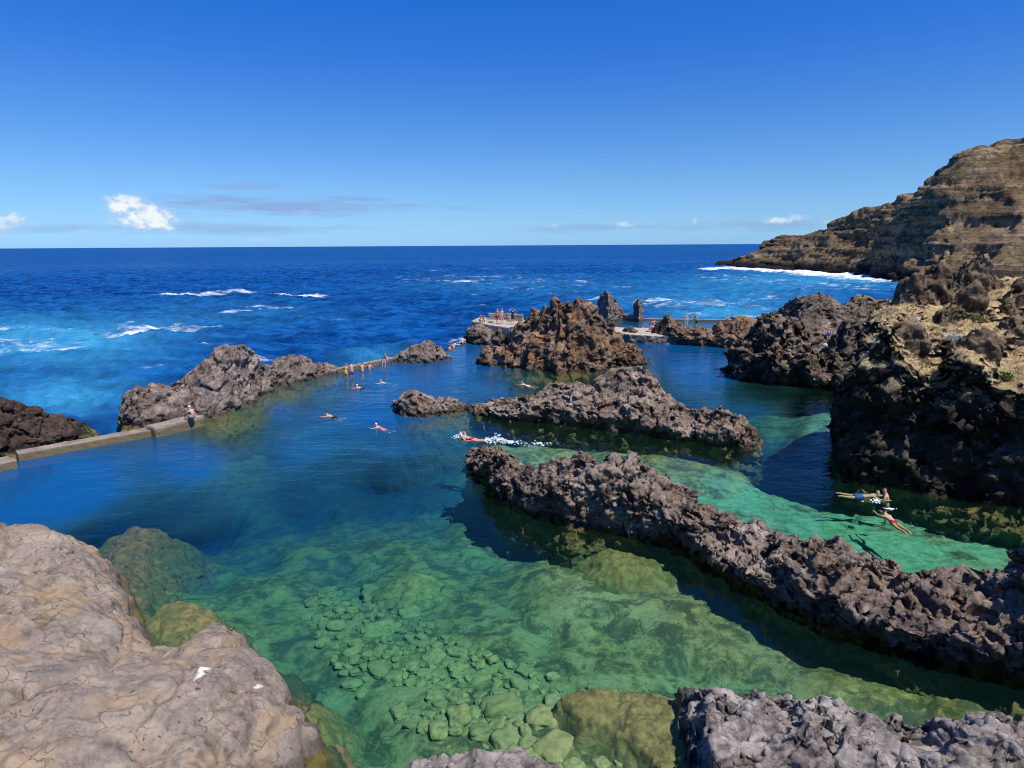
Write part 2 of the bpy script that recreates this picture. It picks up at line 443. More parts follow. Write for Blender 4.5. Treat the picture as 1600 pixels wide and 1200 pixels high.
# rocks under the stone platform
s = loft(base=[(733,537),(760,540),(790,540),(822,538)], rows=[(1.4, [(733,513),(745,509),(770,517),(792,517),(822,517)])], back=(5.5, 1.0), res=0.11, steep=(0.1, 0.6), skirt=0.8)
a = displace(s, lava(1.2, 0.45), 13)
s = loft(base=[(738,538),(750,540),(760,540)], rows=[(0.6, [(738,530),(748,519),(760,527)])], back=(1.5, 0.6), res=0.11, steep=(0.1, 0.6), skirt=0.5)
b = displace(s, lava(0.8, 0.7), 14)
s = loft(base=[(766,541),(780,542),(792,540)], rows=[(0.8, [(766,527),(778,510),(792,527)])], back=(1.6, 0.6), res=0.11, steep=(0.1, 0.6), skirt=0.5)
c = displace(s, lava(0.8, 0.7), 15)
PLATROCK = rock('rock_outcrop', 'dark rocky base carrying the pale stone platform with people', 'rock', [a, b, c], M_DARK)

# two slender stacks on the sea edge
s = loft(base=[(936,499),(950,502),(970,499)], rows=[(1.0, [(935,470),(939,457),(947,454),(954,457),(963,470),(971,484)])], back=(1.6, 0.7), cap=0.25, res=0.09, steep=(0.2, 0.6), skirt=0.6, zb=0.2)
SP1 = rock('rock_pillar', 'thicker pointed rock pillar beside the stack at the sea edge', 'rock', [displace(s, lava(1.2, 0.55), 16)], M_ISLE)
s = loft(base=[(992,500),(998,501.5),(1004,500)], rows=[(0.6, [(991,474),(994,469),(998,467),(1001,468.5),(1005,476)])], back=(1.0, 0.75), cap=0.25, res=0.08, steep=(0.08, 0.6), skirt=0.4, zb=0.2)
SP2 = rock('rock_pillar', 'slim rounded rock pillar standing alone at the sea edge', 'rock', [displace(s, lava(0.9, 0.45), 17)], M_ISLE)

# low fluted rocks along the far walkway
gl = [('billow', (0.5, 0.5, 0.12), 0.6, 3)] + lava(1.1, 0.8)
s = loft(base=[(1012,532),(1030,536),(1060,539),(1100,541),(1145,544)], rows=[([0.8,1.4,1.6,1.4], [(1012,522),(1024,505),(1036,492),(1044,489),(1052,505),(1066,509),(1078,514),(1095,509),(1112,511),(1126,505),(1145,506)])],
         back=(2.2, 0.5), res=0.10, steep=(-0.15, 0.55), skirt=0.2)
a = displace(s, gl, 18)
LOWROCK = rock('rock_outcrop', 'row of low fluted rocks in front of the far walkway bathers', 'rock', [a], M_RUST)
s = loft(base=[(1126,540),(1150,546),(1200,545)], rows=[(4.0, [(1128,512),(1142,500),(1160,493),(1178,498),(1200,506)])], back=(3.0, 0.6), res=0.11, steep=(0.3, 0.6), skirt=0.4)
LOWROCK2 = rock('rock_outcrop', 'rounded rough rock just behind the pair in red and blue swimwear', 'rock', [displace(s, lava(1.2, 0.8), 19)], M_RUST)
s = loft(base=[(962,530),(985,533),(1012,534)], rows=[(0.9, [(962,521),(972,517),(978,511),(986,509),(992,514),(1000,521),(1012,523)])], back=(1.6, 0.5), res=0.11, steep=(0.12, 0.6), skirt=0.4)
LOWROCK3 = rock('rock_outcrop', 'small dark rock in front of the pale far walkway beside the stack', 'rock', [displace(s, lava(0.8, 0.6), 41)], M_DARK)

# rock cluster on the far side of the channel
gl = [('billow', (0.45, 0.45, 0.11), 1.5, 3)] + lava(1.2, 1.0)
s = loft(base=[(1138,580),(1160,590),(1200,598),(1240,601),(1290,606),(1325,606),(1340,600)],
         rows=[([1.2,2.4,3.0,2.4,1.4], [(1142,566),(1156,532),(1178,508),(1208,497),(1234,492),(1254,502),(1262,528),(1274,550),(1292,556),(1308,552),(1326,548),(1340,572)])],
         back=(3.2, 0.5), res=0.08, steep=(-0.35, 0.45), skirt=0.1)
a = displace(s, gl, 20)
CLUST = rock('rock_lobe', 'fluted dark rock with hollows at the waterline on the far side of the channel', 'rock', [a], M_DARK)
s = loft(base=[(1210,560),(1250,570),(1290,572),(1325,568)], rows=[([20,15,14,18], [(1213,488),(1232,471),(1252,467),(1268,459),(1282,453),(1296,460),(1308,476),(1330,486)])], back=(4.0, 0.6), res=0.11, steep=(0.6, 0.35), skirt=0.2)
b = displace(s, [('ridged', (0.3, 0.3, 0.12), 0.5, 2)] + lava(1.3, 0.6), 21)
PEAK = rock('rock_peak', 'sharp pyramid shaped rock rising behind the man in blue shorts', 'rock', [b], M_DARK)
s = loft(base=[(1305,590),(1340,596),(1400,600),(1460,604)], rows=[([8,12,12], [(1318,524),(1328,500),(1345,496),(1365,505),(1400,500),(1460,520)])], back=(4.0, 0.7), res=0.11, steep=(0.4, 0.5), skirt=0.2)
a = displace(s, lava(1.4, 1.0), 22)
LOBE2 = rock('rock_lobe', 'rounded lobed rock between the pyramid rock and the tall grassy cliff', 'rock', [a], M_DARK)
s = loft(base=[(1318,560),(1345,562),(1400,566),(1480,570)], rows=[([18,20,20], [(1320,480),(1332,466),(1348,463),(1358,472),(1372,470),(1388,468),(1404,477),(1480,470)])], back=(5.0, 0.6), res=0.13, steep=(0.5, 0.5), skirt=0.2)
a = displace(s, lava(1.5, 1.0), 23)
LOBE3 = rock('rock_lobe', 'knobbly dark rock line on the skyline against the bay', 'rock', [a], M_DARK)

# tall grassy cliff
calm = lambda s, n: 1.0 - 0.68 * smooth(0.25, 0.6, np.abs(n[..., 2])) * smooth(3.0, 4.5, s[..., 2])
s = loft(base=[(1312,726),(1325,744),(1355,754),(1420,766),(1500,781),(1600,796),(1760,822),(1900,845)],
         rows=[([0.4,0.6,0.9,0.9], [(1316,660),(1338,592),(1352,560),(1390,520),(1418,556),(1442,582),(1466,596),(1484,566),(1510,560),(1540,572),(1582,598),(1640,600),(1760,600),(1900,600)]),
               ([1.6,3.0,4.0,4.0], [(1326,625),(1346,562),(1364,528),(1392,504),(1420,528),(1446,545),(1470,552),(1490,535),(1515,530),(1545,545),(1585,560),(1640,555),(1760,540),(1900,520)]),
               ([4.0,7.0,9.0,9.0], [(1338,595),(1354,538),(1378,498),(1404,486),(1425,490),(1450,498),(1480,495),(1500,490),(1540,492),(1570,500),(1600,500),(1640,490),(1760,460),(1900,420)]),
               ([6.0,12.0,15.0,15.0], [(1345,580),(1366,520),(1396,490),(1416,478),(1440,474),(1462,470),(1486,464),(1510,456),(1540,444),(1575,436),(1605,430),(1640,425),(1760,400),(1900,360)])],
         back=(5.0, 0.6), res=0.08, steep=(-0.5, 0.55), skirt=0.5, shelf=[(0,0.05),(0.16,0.1),(0.24,0.6),(0.4,1.5),(1,2.4)])
a = displace(s, [('fbm', 0.3, 0.8, 3), ('billow', (0.5, 0.5, 0.3), 0.6, 3)] + [(*l, calm) for l in lava(1.2, 0.9)], 24)
CLIFF = rock('sea_cliff', 'tall black lava cliff with dry grass slope on top, standing over the turquoise channel', 'cliff', [a], M_CLIFF)
CLIFF_S = a[0]
M_CRAG = rock_mat('brown_crag', (0.05, 0.037, 0.028), (0.24, 0.18, 0.125), (0.42, 0.33, 0.22), rust=(0.32, 0.22, 0.11), rust_amt=0.4, bump=0.12, lichen=0.25, steepshade=0.35)
def near_cliff(x, y, sl=None):
    q = CLIFF_S.reshape(-1, 3); qx, qy = project(q); r = (qx - x) ** 2 + (qy - y) ** 2
    k = np.flatnonzero(r < 16)
    if len(k) == 0: k = np.argsort(r)[:4]
    d = np.linalg.norm(q[k] - CAM, axis=1)
    return q[k[np.argmin(d)]]
def crag(label, bpx, tpx, seed, wback=2.0, cat='rock', amp=0.6, h=0.35):
    mid = bpx[len(bpx) // 2]
    y = near_cliff(*mid)[1]
    s = loft(base=bpx, rows=[(h, tpx)], back=(wback, 0.6), res=0.075, steep=(0.15, 0.55), skirt=0.1, by=y)
    return rock('rock_crag', label, cat, [displace(s, [('ridged', (0.8, 0.8, 0.35), 0.40, 3)] + lava(0.6, amp * 1.2), seed)], M_CRAG)
crag('brown crag at the sea end of the grassy cliff top', [(1418,474),(1440,474),(1462,472),(1486,466)], [(1419,456),(1430,432),(1446,416),(1462,412),(1475,414),(1484,428),(1488,452)], 25, 1.8)
crag('dark jagged crag forming the highest tip of the grassy cliff', [(1494,462),(1515,462),(1535,458),(1556,452)], [(1495,438),(1502,424),(1512,412),(1522,404),(1534,396),(1543,404),(1550,420),(1557,440)], 26, 1.8)
crag('slanted dark slab set in the dry grass below the highest crag', [(1468,496),(1490,496),(1512,490),(1540,480)], [(1470,486),(1490,468),(1510,448),(1524,438),(1534,446),(1542,470)], 27, 0.8)
crag('dark boulder in the dry grass at the frame edge', [(1572,520),(1600,522),(1640,520)], [(1574,506),(1588,496),(1604,490),(1625,494),(1640,506)], 28, 0.6 + .3 * 1.6)
crag('rounded dark boulder in the middle of the dry grass slope', [(1508,546),(1530,549),(1556,546)], [(1509,532),(1518,520),(1532,514),(1546,519),(1556,532)], 29, 0.6 + .3 * 1.5)
crag('low dark rock knob beside the smaller silvery shrub', [(1404,534),(1424,538),(1446,534)], [(1406,516),(1418,502),(1432,502),(1446,518)], 51, 1.2)
crag('dark weathered rock below the olive shrub near the frame edge', [(1572,476),(1600,478),(1650,474)], [(1574,452),(1590,436),(1612,428),(1635,432),(1650,452)], 52, 0.6 + .3 * 1.6)

# shore rocks along the bottom
s = loft(base=[(1118,1500),(1180,1500),(1260,1500),(1400,1500),(1520,1500),(1760,1500)],
         rows=[([3.4,3.0,2.5,2.3], [(1098,1190),(1112,1160),(1160,1165),(1240,1190),(1330,1190),(1420,1230),(1500,1230),(1600,1225),(1760,1220)]),
               ([4.7,4.2,3.5,3.2], [(1088,1112),(1104,1098),(1132,1096),(1152,1106),(1176,1103),(1205,1107),(1232,1112),(1252,1103),(1290,1107),(1322,1108),(1350,1127),(1372,1142),(1400,1157),(1416,1152),(1442,1157),(1470,1157),(1492,1148),(1540,1152),(1570,1142),(1605,1140),(1760,1135)])],
         back=(1.3, 0.7), res=0.028, steep=(0.2, 0.5), skirt=0.2, deep=-3, cap=0.06)
a = displace(s, [('billow', 0.9, 0.26, 2)] + lava(0.75, 0.6), 32)
SHORE = rock('shore_rock', 'pale grey clinker rocks along the near shore below the pool', 'rock', [a], M_PALE)
s = loft(base=[(640,1500),(720,1500),(780,1500),(860,1500)], rows=[(3.2, [(655,1200),(682,1191),(718,1190),(744,1177),(766,1188),(790,1179),(815,1181),(850,1204)])], back=(0.5, 0.5), res=0.03, steep=(0.2, 0.5), skirt=0.3, deep=-3, cap=0.2)
a = displace(s, lava(0.5, 0.5), 33)
SHORE2 = rock('shore_rock', 'small knobbly pale rock at the bottom edge beside the stone bed', 'rock', [a], M_PALE)

# big smooth boulder at the near shore
def boulder():
    pts = [(-260,815),(-120,822),(0,834),(60,832),(92,828),(128,840),(155,848),(184,860),(192,890),(196,918),(220,946),(242,968),(264,980),(300,980),(340,966),(384,966),(404,988),(425,1024),(455,1055),(474,1088),(482,1108),(452,1145),(405,1192),(360,1260),(300,1400),(0,1500),(-400,1500),(-400,900)]
    zl = 0.9
    poly = np.array([P(x, y, zl)[:2] for x, y in pts])
    x = np.arange(-19, 0.6, 0.05); y = np.arange(7.0, 25.0, 0.05)
    X, Y = np.meshgrid(x, y, indexing='ij')
    q = np.stack([X.ravel(), Y.ravel()], 1)
    inside = np.zeros(len(q), bool); dist = np.full(len(q), 1e9)
    for i in range(len(poly)):
        a, b = poly[i], poly[(i + 1) % len(poly)]
        c = ((a[1] > q[:, 1]) != (b[1] > q[:, 1])) & (q[:, 0] < (b[0] - a[0]) * (q[:, 1] - a[1]) / (b[1] - a[1] + 1e-12) + a[0])
        inside ^= c
        ab = b - a; t = np.clip(((q - a) @ ab) / (ab @ ab), 0, 1)
        dist = np.minimum(dist, np.linalg.norm(q - (a + t[:, None] * ab), axis=1))
    d = np.where(inside, dist, -dist)
    q3 = np.stack([q[:, 0], q[:, 1], 0 * q[:, 0]], 1)
    d = d - 0.22 + 0.25 * fbm(q3 * 0.8, 3)
    h = np.where(d > 0, 0.75 + 1.0 * (1 - np.exp(-d / 0.7)) + 0.16 * np.clip(d, 0, 5), 0.75 + 2.6 * d)
    h = np.where(d < -0.55, 0.75 - 1.43 + (d + 0.55) * 1.2, h)
    h = h + 0.35 * fbm(q3 * 0.35 + 3, 3) * smooth(-0.2, 1.0, d)
    # the saddle between the two lobes
    c = P(235, 1010, 1.3)
    h = h - 0.75 * np.exp(-(((q[:, 0] - c[0]) / 1.3) ** 2 + ((q[:, 1] - c[1]) / 1.6) ** 2))
    h = np.maximum(h, -6)
    s = np.stack([X, Y, h.reshape(X.shape)], -1)
    patch = lambda s, n: 0.25 + 1.0 * smooth(-0.12, 0.22, fbm(s.reshape(-1, 3) * 0.45 + 77, 3)).reshape(s.shape[:2])
    return displace(s, [('fbm', 0.5, 0.36, 3), ('ridged', 0.8, 0.16, 4), ('crack', 0.42, 0.14, 1), ('rough', (1.3, 2.2, 2.6), 0.09, 5, patch), ('crack', (1.3, 2.4, 1.8), 0.03, 1, patch), ('pit', (2.2, 3.4, 3), 0.07, 1, patch), ('rough', 7, 0.05, 4), ('pit', (6, 10, 8), 0.04, 1, patch)], 34)
M_BOULD = rock_mat('tan_lava', (0.17, 0.135, 0.105), (0.35, 0.285, 0.225), (0.40, 0.335, 0.275), rust=(0.25, 0.212, 0.184), rust_amt=0.7, bump=0.03, scale=1.2, cavd=0.8, lichen=0.3, algae=(0.26, 0.17, 0.03), cracks=(1.1, 0.14))
def boulder_marks(m):
    """pale bird streak and grey smooth ovals on the boulder top"""
    n = NT(m.node_tree); bs = [x for x in m.node_tree.nodes if x.type == 'BSDF_PRINCIPLED'][0]
    lk = bs.inputs['Base Color'].links[0]; col = lk.from_socket; p = n.pos()
    wb = n.math('MULTIPLY', n.math('SUBTRACT', n.noise(p, 4.0, 6, 0.6), 0.5), 0.55)
    x, y, z = n.xyz(p)
    def oval(px, py, rx, ry, rot, zz, soft):
        c = P(px, py, zz); ca, sa = math.cos(rot), math.sin(rot)
        dx = n.math('SUBTRACT', x, c[0]); dy = n.math('SUBTRACT', y, c[1])
        u = n.math('DIVIDE', n.math('ADD', n.math('MULTIPLY', dx, ca), n.math('MULTIPLY', dy, sa)), rx)
        v = n.math('DIVIDE', n.math('SUBTRACT', n.math('MULTIPLY', dy, ca), n.math('MULTIPLY', dx, sa)), ry)
        r = n.math('SQRT', n.math('ADD', n.math('MULTIPLY', u, u), n.math('MULTIPLY', v, v)))
        return n.rng(n.math('ADD', r, n.math('MULTIPLY', wb, 1.6)), 1.0, 1.0 - soft)
    for px, py, rx, ry, rot, k in [(78,1062,.55,.45,.2,.65),(385,1010,.6,.4,-.3,.5),(330,1055,.5,.5,0,.4),(440,1060,.45,.35,.5,.45),(60,990,.6,.4,.4,.35),(200,1170,.5,.3,0,.35)]:
        col = n.mix(n.math('MULTIPLY', oval(px, py, rx, ry, rot, 1.9, 0.6), k), col, (0.17, 0.145, 0.135))
    for px, py, rx, ry, rot, k in [(317,1046,.26,.10,1.0,1),(309,1055,.16,.12,.3,1),(404,1041,.20,.05,.9,.6)]:
        col = n.mix(n.math('MULTIPLY', oval(px, py, rx, ry, rot, 1.75, 0.30), k), col, (0.86, 0.84, 0.82))
    gr = n.noise(n.mapping(p, (1, 1.5, 1)), 16, 10, 0.78)
    col = n.mix(n.math('MULTIPLY', n.rng(gr, 0.47, 0.33), 0.65), col, (0.11, 0.078, 0.055))
    col = n.mix(n.math('MULTIPLY', n.rng(gr, 0.54, 0.68), 0.5), col, (0.50, 0.40, 0.30))
    og = n.math('MULTIPLY', n.rng(n.noise(p, 0.8, 5, 0.6), 0.5, 0.62), 0.45)
    col = n.mix(og, col, (0.40, 0.27, 0.15))
    pk = n.math('MULTIPLY', n.rng(n.noise(p, 9.0, 2, 0.5), 0.36, 0.30), n.rng(n.noise(p, 0.7, 4, 0.6), 0.48, 0.58))
    col = n.mix(n.math('MULTIPLY', pk, 0.8), col, (0.05, 0.036, 0.028))
    fl = n.rng(n.noise(n.mapping(p, (1, 1.6, 1)), 22, 3, 0.6), 0.70, 0.76)
    col = n.mix(n.math('MULTIPLY', fl, 0.7), col, (0.75, 0.70, 0.64))
    m.node_tree.links.remove(lk); n.link(col, bs.inputs['Base Color'])
boulder_marks(M_BOULD)
BOULD = rock('shore_boulder', 'huge smooth tan boulder on the near shore with a white streak on it', 'rock', [boulder()], M_BOULD)

# headland across the bay
hb = [(1128,414.5),(1160,416),(1200,418.5),(1250,421.5),(1300,426),(1350,430.5),(1400,436.5),(1432,442),(1470,450),(1540,451),(1640,452),(1800,454)]
hr = [([4,10,14,14,14,10,10], [(1130,413),(1160,408),(1200,404),(1250,402),(1300,402),(1350,404),(1400,404),(1432,404),(1470,400),(1540,398),(1640,395),(1800,390)]),
      ([10,24,30,30,30,24,20], [(1140,412),(1172,402),(1205,388),(1250,378),(1300,372),(1350,368),(1400,360),(1432,352),(1470,345),(1540,320),(1640,300),(1800,260)]),
      ([14,40,50,55,60,50,44], [(1150,411),(1176,400),(1200,384),(1216,370),(1236,364),(1258,363),(1290,353),(1340,341),(1378,324),(1392,316),(1430,309),(1444,298),(1482,266),(1502,247),(1540,231),(1600,208),(1640,192),(1800,120)])]
s = loft(base=hb, rows=hr, back=(60, 0.8), res=0.62, steep=(0.3, 0.6), skirt=2.0, deep=-8, zb=-0.3, cap=0.12)
a = displace(s, [('fbm', 0.03, 5.0, 3), ('ridged', (0.04, 0.04, 0.02), 5.0, 2), ('strata', 0.28, 1.5, 1), ('ridged', 0.10, 1.8, 3), ('strata', 0.8, 0.5, 1), ('rough', 0.4, 0.9, 4)], 40)
def head_mat():
    m, n = new_mat('headland_rock')
    p = n.pos(); x, y, z = n.xyz(p)
    q = n.mapping(p, (0.012, 0.012, 0.42))
    st = n.noise(q, 1.0, 8, 0.7, 0.6)
    st2 = n.noise(n.mapping(p, (0.03, 0.03, 1.1), (7, 3, 1)), 1.0, 6, 0.65, 0.4)
    a = n.noise(p, 0.05, 6, 0.6); b = n.noise(p, 0.5, 8, 0.7)
    col = n.mix(n.rng(n.math('ADD', n.math('MULTIPLY', st, 0.55), n.math('MULTIPLY', b, 0.45)), 0.40, 0.62), (0.09, 0.075, 0.05), (0.36, 0.25, 0.155))
    col = n.mix(n.math('MULTIPLY', n.math('MULTIPLY', n.rng(st2, 0.52, 0.66), n.rng(n.noise(p, 0.035, 4, 0.6), 0.42, 0.6)), 0.7), col, (0.58, 0.43, 0.29))
    col = n.mix(n.math('MULTIPLY', n.rng(a, 0.5, 0.64), 0.6), col, (0.14, 0.075, 0.04))
    nz = n.xyz(n.add('ShaderNodeNewGeometry').outputs['Normal'])[2]
    gr = n.math('MULTIPLY', n.rng(nz, 0.45, 0.8), n.rng(n.noise(p, 0.12, 6, 0.65), 0.45, 0.6))
    col = n.mix(n.math('MULTIPLY', gr, 0.6), col, (0.13, 0.105, 0.04))
    col = n.mix(n.math('MULTIPLY', n.rng(n.attr('cav'), -0.05, -0.5), 0.5), col, (0.03, 0.02, 0.014))  # hollows darkened in the colour, dirt and painted occlusion shade together
    col = n.mix(n.math('MULTIPLY', n.rng(b, 0.50, 0.32), 0.65), col, (0.03, 0.022, 0.016))
    sc = n.math('MULTIPLY', n.rng(n.noise(p, 0.9, 5, 0.7), 0.52, 0.60), n.rng(n.noise(p, 0.06, 4, 0.6), 0.34, 0.50))
    col = n.mix(n.math('MULTIPLY', sc, 0.85), col, (0.05, 0.05, 0.022))
    col = n.mix(n.rng(n.math('ADD', z, n.math('MULTIPLY', b, 3)), 6.5, 2.5), col, (0.02, 0.016, 0.016))
    bs = principled(n, col, 0.9, n.bump(n.math('ADD', b, n.math('MULTIPLY', st2, 0.8)), 0.9, 1.0), 0.2)
    n.link(bs.outputs[0], n.out.inputs[0]); return m
HEAD = rock('headland', 'high layered brown headland across the bay with surf at its foot', 'headland', [a], head_mat())
# ---------------------------------------------------------------- pool floor
DEPTH = [  # pixel on the water sheet -> depth below it, share of pale sand
 (-100,800,5.5,0),(100,760,5.5,0),(300,720,4.8,0),(480,700,4.0,0),(600,640,5.2,0),(650,590,5.5,0),(760,560,5,0),(440,640,4.5,0),(620,700,3.8,.1),(720,690,3.5,.1),
 (350,664,2.6,0),(395,645,2.6,0),(440,618,2.8,0),(500,600,3.4,0),
 (1100,580,5,0),(1040,545,5,0),(1180,640,4.0,.1),(1200,615,2.4,.4),(1290,640,1.3,.7),(1250,690,2.2,.5),(1200,700,2.1,.6),
 (400,770,3.0,.1),(480,790,2.5,.3),(560,770,2.3,.4),(640,790,2.1,.4),(650,740,2.7,.3),(740,740,2.3,.3),(540,740,3.0,.2),
 (700,850,2.0,.35),(620,900,2.1,.3),(800,950,1.75,.25),(800,860,2.0,.35),(700,960,1.7,.25),(900,1000,1.6,.25),
 (780,800,2.2,.2),(860,845,1.4,.2),(920,862,1.1,.1),(1000,885,1.0,.1),(1080,915,1.0,.1),(1150,945,1.0,.1),(1220,980,1.0,.1),(1300,1016,.9,.1),(1400,1045,.8,.1),(1500,1072,.7,.1),(1600,1095,.7,.1),
 (960,940,1.5,.3),(1050,1000,1.7,.3),(1150,1020,1.7,.35),(1250,1060,1.6,.35),(1380,1095,1.5,.35),(1480,1115,1.4,.3),(1700,1150,1.2,.3),
 (450,880,2.1,.25),(460,960,2.2,.1),(470,1020,2.2,.1),(520,1150,2.1,.2),(520,1060,2.2,.1),(400,840,2.1,.2),(300,810,2.7,.1),(300,880,1.9,.3),(360,920,1.9,.3),
 (560,960,1.8,.2),(640,1010,1.5,.2),(720,1080,1.3,.2),(800,1150,1.15,.2),(900,1180,1.0,.2),(850,1040,1.45,.25),(960,1060,1.2,.25),
 (780,664,1.4,.1),(830,672,1.1,.1),(880,678,.9,.15),(950,687,.75,.2),(1020,694,.7,.2),(1090,705,.7,.3),(1150,714,.9,.4),(865,1075,.85,.2),(960,1062,.95,.2),(870,1130,.85,.2),(940,1175,.8,.2),(1030,1235,.7,.2),
 (870,690,1.9,.5),(930,690,1.8,.9),(1000,700,1.6,1),(1100,712,1.5,1),(1000,740,1.5,1),(1100,745,1.5,1),(1180,730,1.5,1),(1260,790,1.45,1),(1330,810,1.45,1),(1400,840,1.45,1),(1500,880,1.35,1),(1420,780,1.3,.8),(1560,840,1.2,.7),(1700,900,1.2,.5),
 (880,595,2.0,.4),(980,590,2.2,.3),(820,595,3.0,.2),(900,640,3.6,.2),(780,620,4.4,.0),
 (215,860,1.5,.1),(285,962,1.3,.1),(470,1130,1.2,.1),(700,500,6,0),(1000,505,4,0),(300,1300,4,0),(900,1300,1.2,.3),(1400,1300,1.3,.3),(1900,1000,1.2,.4)]
dp = np.array(DEPTH, float)
def depth_at(v):
    px, py = project(v)
    w = []
    for x, y, d, s in DEPTH:
        r2 = ((px - x) / 1.0) ** 2 + ((py - y) / 0.55) ** 2
        w.append(1.0 / (r2 + 25.0 ** 2) ** 1.6)
    w = np.array(w); w /= w.sum(0)
    return w.T @ dp[:, 2], w.T @ dp[:, 3]
gx = np.linspace(-46, 44, 520); gy = np.concatenate([np.linspace(5, 40, 420), np.linspace(40.2, 84, 180)])
X, Y = np.meshgrid(gx, gy, indexing='ij')
v = np.stack([X.ravel(), Y.ravel(), 0 * X.ravel()], 1)
dd, ss = depth_at(v)
q = v.copy()
rel = 0.36 * fbm(q * 0.4, 4) + 0.14 * billow(q * 0.9 + 9, 4) + 0.10 * fbm(q * 2.6, 3)
z = -np.maximum(dd * (1.0 - 0.0) - rel * np.clip(dd / 2.2, 0.45, 1.5) * (1.2 - 0.6 * ss), 0.35)
v[:, 2] = z
def floor_mat():
    m, n = new_mat('pool_floor'); p = n.pos()
    a = n.noise(p, 0.55, 6, 0.62); b = n.noise(p, 2.2, 8, 0.7); c = n.noise(p, 8.0, 6, 0.7)
    weed = n.mix(n.rng(b, 0.36, 0.62), (0.17, 0.12, 0.055), (0.58, 0.42, 0.19))
    weed = n.mix(n.rng(a, 0.42, 0.62), weed, (0.52, 0.42, 0.24))
    pt = n.noise(p, 1.05, 7, 0.68, 0.6); pt2 = n.noise(p, 3.6, 6, 0.7)
    sand = n.mix(n.rng(n.math('ADD', n.math('MULTIPLY', b, 0.6), n.math('MULTIPLY', n.noise(n.mapping(p, (1.0, 2.2, 1), rot=(0, 0, .5)), 1.6, 7, 0.7, 0.5), 0.4)), 0.40, 0.60), (0.17, 0.36, 0.26), (0.34, 0.60, 0.50))
    f = n.rng(n.math('ADD', n.attr('sand'), n.math('MULTIPLY', n.math('SUBTRACT', a, 0.5), 1.4)), 0.42, 0.95)
    col = n.mix(f, weed, sand)
    col = n.mix(n.math('MULTIPLY', n.rng(c, 0.5, 0.3), 0.45), col, (0.03, 0.035, 0.015))
    col = n.mix(n.math('MULTIPLY', n.rng(n.math('ADD', n.xyz(p)[2], n.math('MULTIPLY', n.math('SUBTRACT', b, 0.5), 0.8)), -1.25, -0.75), 0.85), col, n.mix(n.rng(pt2, 0.4, 0.65), (0.16, 0.12, 0.03), (0.46, 0.36, 0.09)))
    col = n.mix(n.math('MULTIPLY', n.math('MULTIPLY', n.rng(pt, 0.47, 0.60), n.rng(f, 1.0, 0.55)), 0.85), col, (0.06, 0.06, 0.025))
    col = n.mix(n.math('MULTIPLY', n.rng(pt2, 0.56, 0.70), 0.5), col, (0.80, 0.52, 0.30))
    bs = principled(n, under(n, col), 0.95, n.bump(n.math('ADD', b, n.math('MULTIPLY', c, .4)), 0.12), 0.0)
    n.link(bs.outputs[0], n.out.inputs[0]); return m
FLOOR = mesh_np('pool_floor', v, grid_quads(len(gx), len(gy)), floor_mat(), {'sand': ss})
tag(FLOOR, 'weedy green pool floor seen through the clear water', kind='structure')
FLOOR_BVH = BVHTree.FromPolygons([tuple(x) for x in v], [tuple(x) for x in grid_quads(len(gx), len(gy))])

# ---------------------------------------------------------------- water: sea and pool meet along the wall and the outer rocks
BND = [(-900,760),(-400,745),(-100,722),(0,724),(30,718),(240,674),(320,655),(400,600),(475,586),(540,578),(600,563),(655,556),(700,551),(735,533),(780,515),(860,505),(930,497),(960,499),(985,500.5),(1010,499.5),(1050,498.5),(1150,500),(1240,505),(1330,505),(1420,505),(1600,505),(1900,505),(2600,505)]
bw = np.array([P(x, y)[:2] for x, y in BND])
bphi = np.arctan2(bw[:, 0], bw[:, 1]); br = np.linalg.norm(bw, axis=1)
o_ = np.argsort(bphi); bphi, br = bphi[o_], br[o_]
SEA_Z = -0.25
def wave_sum(x, y):
    h = 0
    r = np.random.default_rng(3)
    for k in range(34):
        lam = 1.1 * (1.105 ** k)
        th = R(205) + r.normal(0, 0.55)
        kx, ky = math.sin(th) * 2 * math.pi / lam, math.cos(th) * 2 * math.pi / lam
        ph = r.uniform(0, 6.28)
        a = 0.0210 * lam ** 0.70
        s = np.sin(x * kx + y * ky + ph)
        h = h + a * (1 - 2 * np.abs(s) ** 0.9 * 0.9) * (0.6 + 0.8 * np.sin(x * kx * .13 + y * ky * .21 + ph * 3))
    return h
nphi = 1000
ph = np.linspace(bphi[0] * 0.96, bphi[-1] * 0.98, nphi)
rb = np.interp(ph, bphi, br)
g = np.concatenate([np.exp(np.linspace(0, math.log(9), 560)), 9 * np.exp(np.linspace(0.03, math.log(170), 60))])
rr = rb[:, None] + (g[None, :] - 1) * 45.0
rr[:, -1] = 60000
X = np.sin(ph)[:, None] * rr; Y = np.cos(ph)[:, None] * rr
amp = smooth(520, 200, rr) * smooth(0, 6, rr - rb[:, None])
Z = SEA_Z + wave_sum(X, Y) * amp
v = np.stack([X.ravel(), Y.ravel(), Z.ravel()], 1)
flat = v.copy(); flat[:, 2] = SEA_Z
px, py = project(flat)
def streak(pts, th, soft=1.0):
    """distance mask to a polyline drawn on the sea, measured across the line of sight"""
    a = np.array(pts, float)
    yy = np.interp(px, a[:, 0], a[:, 1]); t = np.interp(px, a[:, 0], np.full(len(a), th) if not hasattr(th, '__len__') else th)
    m = np.exp(-((py - yy) / np.maximum(t, 0.1)) ** 2)
    return m * smooth(a[0, 0] - 25, a[0, 0] + 25, px) * smooth(a[-1, 0] + 25, a[-1, 0] - 25, px)
def blob(x, y, rx, ry): return np.exp(-(((px - x) / rx) ** 2 + ((py - y) / ry) ** 2))
foam = 0.0
